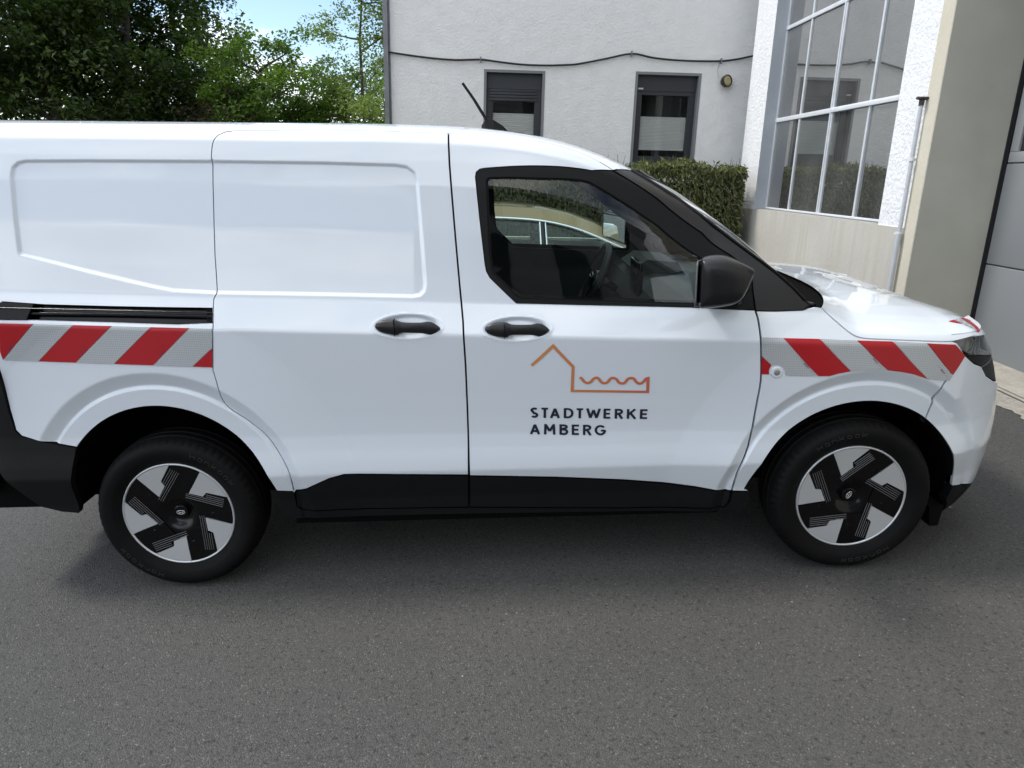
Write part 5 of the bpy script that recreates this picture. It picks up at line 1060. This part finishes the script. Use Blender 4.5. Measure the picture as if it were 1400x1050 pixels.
# ---- exterior mirrors
def ext_mirror(far):
    fl = (lambda p: (p[0], 1.8-p[1], p[2])) if far else (lambda p: p)
    out = [(1.984,1.150),(1.983,1.20),(1.981,1.26),(1.983,1.296),(1.992,1.305),(2.02,1.308),(2.06,1.305),(2.10,1.296),(2.14,1.281),(2.170,1.266),(2.183,1.256),(2.184,1.244),(2.176,1.218),(2.163,1.186),(2.150,1.162),(2.128,1.145),(2.09,1.136),(2.04,1.131),(2.0,1.129),(1.988,1.133)]
    out = spl(out+out[:1], 3)[:-1]; cx1, cz1 = 2.07, 1.218; secs = []
    MX, MZ = -.034, .012
    for y, k in ((-.242,.30),(-.240,.55),(-.232,.76),(-.218,.89),(-.198,.965),(-.17,1.0),(-.12,1.01),(-.07,1.0),(-.03,.96),(-.012,.85),(-.008,.4)):
        secs.append([fl((MX*max(0,min(1,-y/.2))+max(cx1+(x-cx1)*k, 1.984 if k > .5 else -9)+.40*(y+.235)*max(0, min(1, (2.15-x)/.15)), y, cz1+(z-cz1)*k+.026*min(1,-y/.2))) for x, z in out])
    mb = MB(); mb.loft(secs); o = mb.build('exterior_mirror', mat('mirror_shell', (.007,.007,.009), rough=.3), van)
    mb = MB(); mb.add([fl((1.953, -.215, 1.178)), fl((2.058, -.024, 1.144)), fl((2.058, -.024, 1.294)), fl((1.953, -.215, 1.306))], [(0,1,2,3)])
    mb.build('mirror_glass', mat('mirror_silver', (.85,.87,.88), rough=.01, metal=1), o)
    mb = MB(); P = [(1.949,-.226,1.186),(1.948,-.226,1.300),(1.951,-.220,1.318),(2.056,-.02,1.303),(2.056,-.02,1.138),(1.951,-.220,1.168)]
    mb.tube([fl(q) for q in P+P[:1]], .003, 6); mb.build('mirror_bezel', mat('bezel', (.10,.10,.11), rough=.35), o)
    mb = MB(); q_ = spl([(1.990,1.158),(2.06,1.156),(2.11,1.161),(2.150,1.174),(2.178,1.198)], 4)
    mb.tube([fl((x-.034+.014*max(0, min(1, (2.15-x)/.15)), -.2, z+.026)) for i, (x, z) in enumerate(q_)], .0022, 6); mb.build('mirror_seam', SEAL_SHADE, o)
    mb = MB(); mb.loft([[fl((x0+.0, y, z0)), fl((x1, y, z0)), fl((x1, y, z1)), fl((x0, y, z1))] for y, x0, x1, z0, z1 in ((-.05,2.06,2.15,1.135,1.19),(.0,2.07,2.18,1.13,1.19),(.075,2.06,2.21,1.125,1.22))])
    mb.build('mirror_foot', BLACK, o)
    return o
ext_mirror(0); ext_mirror(1)
# ---- antenna
mb = MB(); mb.loft([[(x, .9-w, z0), (x, .9+w, z0), (x, .9+w*.4, z1), (x, .9-w*.4, z1)] for x, w, z0, z1 in ((1.235,.006,1.785,1.795),(1.25,.020,1.783,1.815),(1.29,.022,1.775,1.818),(1.33,.016,1.768,1.793),(1.355,.003,1.765,1.769))], smooth=False); an = mb.build('antenna_foot', BLACK, van)
mb = MB(); mb.tube([(1.262,.9,1.812),(1.205,.9,1.905),(1.156,.9,1.975)], [.0075,.0065,.006], 8); mb.build('antenna_rod', BLACK, an)
# ---- wheels
def fdish(r): return .002+.012*max(0, 1-r/.21)
def rim_solid(poly, y0, thick, rings=True):
    """polygon (radius, angle deg) laid on the dished rim face"""
    P = [(r*math.cos(R(a)), r*math.sin(R(a))) for r, a in poly]; P = resample(P, .012)
    arr = np.array(P); x0, z0 = arr.min(0); x1, z1 = arr.max(0); X, Z = np.meshgrid(np.arange(x0, x1, .012), np.arange(z0, z1, .012)); X = X.ravel(); Z = Z.ravel()
    k = in_poly(P, X, Z); X, Z = X[k], Z[k]
    if len(X): k = seg_dist(P, X, Z) > .005; X, Z = X[k], Z[k]
    vin = [Vector(p) for p in P]+[Vector((a, b)) for a, b in zip(X, Z)]; n = len(P)
    vo, _, fo, *_ = delaunay_2d_cdt(vin, [(i, (i+1) % n) for i in range(n)], [], 1, 1e-6, False)
    V = [(v.x, y0+fdish(v.length), v.y) for v in vo]; cc = np.array([[sum(vo[i].x for i in f)/3, sum(vo[i].y for i in f)/3] for f in fo]); kk = in_poly(P, cc[:, 0], cc[:, 1]); F = [tuple(f) for f, q in zip(fo, kk) if q]; k = len(V)
    V += [(x, y0+fdish(math.hypot(x, z)), z) for x, z in P]+[(x*.99, y0+fdish(math.hypot(x, z))+thick, z*.99) for x, z in P]
    F += [(k+i, k+(i+1) % n, k+n+(i+1) % n, k+n+i) for i in range(n)]
    return V, F
def make_wheel():
    w = empty('wheel'); w.parent = van
    def wob(j, k):
        g = k % 4
        if j in (8, 9) and g == 0: return -.0045
        if j in (10,) and g == 0: return -.002
        return 0
    mb = MB(); prof = [(.034,.2205),(.027,.227),(.020,.240),(.0135,.250),(.0115,.254),(.0065,.276),(.008,.290),(.014,.302),(.022,.3095),(.034,.3165),(.047,.3205),(.060,.3232),(.063,.316),(.069,.316),(.072,.324),(.098,.3252),(.101,.317),(.108,.317),(.111,.3252),(.145,.3245),(.148,.316),(.155,.316),(.158,.323),(.185,.319),(.21,.30),(.222,.27),(.215,.225)]
    mb.lathe(prof, 260, wob=wob); mb.build('tyre', RUBBER, w, fix=True, angle=38)
    mb = MB(); mb.lathe([(.046,.2115),(.034,.2118),(.0295,.2135),(.0275,.2165),(.029,.2205),(.036,.2215),(.05,.2215)], 120); mb.build('rim_ring', RIMSILVER, w)
    mb = MB(); mb.lathe([(.06,.214)]+[(.034+fdish(r), r) for r in (.212,.18,.15,.12,.09,.066)]+[(.054,.052),(.060,.036),(.062,.004)], 100); mb.build('wheel_face', GLOSSB, w)
    blade = [(.2125,58.6),(.2125,55),(.2125,50),(.2125,45),(.2125,40),(.2125,35),(.2125,30),(.2125,25),(.2125,19.6),(.1507,37.0),(.1284,35.3),(.1026,60.0),(.16,58.9)]
    me = None
    for k in range(5):
        if me is None:
            V, F = rim_solid(blade, .0275, .012); mb = MB(); mb.add(V, F, True); o = mb.build('rim_blade', RIMSILVER, w, fix=True, angle=35); me = o.data
        else: o = link('rim_blade', me, w)
        o.rotation_euler = (0, -R(72*k), 0)
    me = None; me2 = None
    # each black spoke is a slab parallel to the blade edge, with fine ribs near one side
    for k in range(5):
        if me is None:
            mb = MB(); d0 = np.array([math.cos(R(19.6)), math.sin(R(19.6))]); 
            p1 = .207*np.array([math.cos(R(18.4)), math.sin(R(18.4))]); e1 = .1495*np.array([math.cos(R(36.2)), math.sin(R(36.2))])
            dr = (p1-e1)/np.linalg.norm(p1-e1); nn = np.array([dr[1], -dr[0]])
            ribs = MB()
            for i in range(5):
                a = p1+nn*(.0065+.0085*i)-dr*.006
                ln = .072 if i < 2 else .150
                b = a-dr*ln
                while np.hypot(*a) > .207: a = a-dr*.002
                pts = [a, (a+b)/2, b]
                yy = lambda q: .0265+fdish(np.hypot(*q))
                P3 = []
                for q in pts: P3.append((q[0], yy(q), q[1]))
                ribs.tube(P3, .00125, 5)
            o = ribs.build('spoke_rib', mat('rib_highlight', (.13,.13,.135), rough=.35), w); me = o.data; o['kind'] = 'stuff'  # edge highlights of the black ribs are put into this lighter grey
            # slab
            poly = [(.2105,19.0),(.2105,10),(.2105,0),(.2105,-12.6)]
            q1 = [(.2105*math.cos(R(a)), .2105*math.sin(R(a))) for a in (18.9,12,5,-2,-8,-13.0)]
            e2 = np.array(q1[-1])-dr*.13; e0 = np.array(q1[0])-dr*.078
            poly2 = q1+[tuple(e2), tuple(e0-dr*.04+nn*.020), tuple(e0+nn*.020), tuple(e0)]
            poly3 = [(math.hypot(*p), math.degrees(math.atan2(p[1], p[0]))) for p in poly2]
            V, F = rim_solid(poly3, .0285, .008); mb = MB(); mb.add(V, F, True); o2 = mb.build('rim_spoke', GLOSSB, w, fix=True, angle=35); me2 = o2.data
            pm = MB(); c = np.array([math.cos(R(-2)), math.sin(R(-2))])*.135; pm.lathe([(-.002,.0005),(-.0015,.008),(.003,.0155),(.008,.017)], 18, 'y', Matrix.Translation((c[0], .030+fdish(.135), c[1]))); o3 = pm.build('spoke_boss', GLOSSB, w); me3 = o3.data
        else:
            o = link('spoke_rib', me, w, kind='stuff'); o2 = link('rim_spoke', me2, w); o3 = link('spoke_boss', me3, w)
        for q in (o, o2, o3): q.rotation_euler = (0, -R(72*k), 0)
    mb = MB(); mb.lathe([(.0500,.0005),(.0500,.025),(.0515,.0285),(.056,.0305),(.068,.031)], 40); hc = mb.build('hub_cap', GLOSSB, w, angle=20)
    CH = mat('emblem_chrome', (.62,.64,.66), rough=.25, metal=.8)
    mb = MB(); mb.tube([(.0165*math.cos(a), .0490, .0080*math.sin(a)) for a in np.linspace(0, 2*math.pi, 33)], .0013, 5, caps=False)
    sc_ = [(-.011,.002),(-.0095,.0042),(-.0075,.0028),(-.009,-.001),(-.0105,-.003),(-.008,-.001),(-.005,.0008),(-.0055,-.0022),(-.003,-.002),(-.003,.0005),(-.0008,-.0005),(-.0005,-.0024),(.0015,.0006),(.0025,-.0022),(.005,-.0005),(.0065,.0008),(.0055,-.0024),(.0078,-.001),(.0095,.0045),(.0085,-.002),(.0115,-.0015)]
    mb.tube([(x, .0490, z) for x, z in spl(sc_, 3)], .0010, 4); mb.build('hub_emblem', CH, w)
    # raised maker lettering on the sidewall
    def put(txt, a0, da, hgt, rr):
        for i, ch in enumerate(txt):
            for s_ in SIDE[ch]:
                P = [];
                for (x, z) in s_:
                    r_ = rr-hgt/2+z*hgt; an_ = R(a0+da*(i+x*.62)); P.append((r_*math.cos(an_), .0062+abs(r_-.276)**2*8, r_*math.sin(an_)))
                mb.tube(P, .0011, 4)
    SIDE = {'H':[[(0,0),(0,1)],[(1,0),(1,1)],[(0,.5),(1,.5)]], 'a':[arc(.5,.35,.5,.35,0,360,8),[(1,.7),(1,0)]], 'n':[[(0,0),(0,.7)],[(0,.5),(.5,.7),(1,.5),(1,0)]], 'k':[[(0,0),(0,1)],[(0,.3),(1,.7)],[(.3,.4),(1,0)]], 'o':[arc(.5,.35,.5,.35,0,360,8)]}
    RR_ = mat('raised_rubber', (.024,.024,.026), rough=.5)
    for a_w in (250, 70):
        mb = MB(); put('Hankook', a_w, -6.2, .020, .277); tl = mb.build('tyre_lettering', RR_, w); tl['kind'] = 'stuff'
    return w
w0 = make_wheel()
def place_wheel(w, x, far, rot):
    w.location = (x, 1.8 if far else 0, .325); w.rotation_euler = (0, -rot, math.pi if far else 0)
wheels = [w0]+[copy_tree(w0, van) for _ in range(3)]
place_wheel(wheels[0], 0, False, 0); place_wheel(wheels[1], 2.692, False, R(57.2)); place_wheel(wheels[2], 0, True, 1); place_wheel(wheels[3], 2.692, True, 2)
# ---- cabin
trim_o = [(.98,.45),(2.18,.40),(2.30,1.08),(2.20,1.20),(1.80,1.66),(1.60,1.74),(1.0,1.80)]
panel('door_trim', trim_o, TRIM, holes=[inset(PO('window_glass'), -.004)], off=-.05, flange=.012, gap=0, h=.05, dense=False)
mb = MB(); 
mb.add([(.96,.24,1.725),(1.45,.30,1.69),(1.74,.42,1.59),(1.74,1.38,1.59),(1.45,1.5,1.69),(.96,1.56,1.725)], [(0,1,2,3,4,5)]); mb.build('headliner', TRIM2, van)
mb = MB(); bq = [(PA[i, 0]+.04, PA[i, 1]-.075) for i in range(0, len(PA), 8) if .5 < PA[i, 1] < 1.79]; mb.prism(bq+[(1.8-p[0], p[1]) for p in bq[::-1]], 0, .95, .97); mb.build('bulkhead', TRIM, van)
mb = MB(); mb.box((.97,.08,.36),(2.16,1.72,.40)); mb.build('cabin_floor', TRIM, van)
mb = MB(); prof = [(1.95,.62),(1.90,.80),(1.92,.96),(1.98,1.04),(2.08,1.075),(2.30,1.06),(2.50,1.05),(2.50,.84),(2.24,.80),(2.16,.50),(2.05,.45)]
mb.loft([[(x, y, z) for x, z in prof] for y in (.07,.12,.6,.9,1.3,1.68,1.73)], smooth=False); mb.build('dashboard', TRIM, van)
mb = MB(); mb.loft([[(2.02,y,1.05),(1.98,y,1.10),(2.05,y,1.145),(2.20,y,1.13),(2.25,y,1.06)] for y in (1.08,1.10,1.45,1.48)], smooth=False); mb.build('instrument_hood', TRIM, van)
mb = MB(); mb.box((1.955,.80,1.00),(1.975,1.04,1.17), .006); mb.build('centre_screen', GLOSSB, van)
stM = Matrix.Translation((1.80,1.28,1.03)) @ Matrix.Rotation(R(25), 4, 'Y')
mb = MB(); mb.tube([stM @ Vector((0, .185*math.cos(a), .185*math.sin(a))) for a in np.linspace(0, 2*math.pi, 49)], .016, 10, caps=False); stw = mb.build('steering_wheel', mat('wheel_leather', (.045,.045,.047), rough=.4), van)
mb = MB(); mb.box((.0,-.07,-.06),(.05,.07,.05), .015, stM); mb.box((.005,-.17,-.02),(.025,.17,.012), .006, stM); mb.box((.005,-.018,-.17),(.025,.018,0), .006, stM); mb.tube([stM @ Vector((.04,0,0)), stM @ Vector((.3,0,-.04))], .03, 10); mb.build('wheel_hub', GLOSSB, stw)
mb = MB(); mb.tube([stM @ Vector((-.014, .045*math.cos(a)-.0, .012*math.sin(a)+.01)) for a in np.linspace(0, 2*math.pi, 20)], .004, 6, caps=False); mb.box((-.004,-.15,-.03),(.004,-.09,.03), .004, stM); mb.build('wheel_switches', mat('switch_silver', (.35,.36,.37), rough=.3, metal=.6), stw)
for y in (.25, 1.02):
    mb = MB(); mb.box((1.02,y,.52),(1.50,y+.52,.68), .05); mb.loft([[(x, y+a, z),(x, y+.52-a, z),(x+.13, y+.52-a, z-.02),(x+.13, y+a, z-.02)] for x, z, a in ((1.10,.66,.02),(1.04,.9,.0),(.99,1.15,.05),(.985,1.22,.10))]); mb.build('seat', mat('seat_cloth', (.03,.03,.032), rough=.9), van)
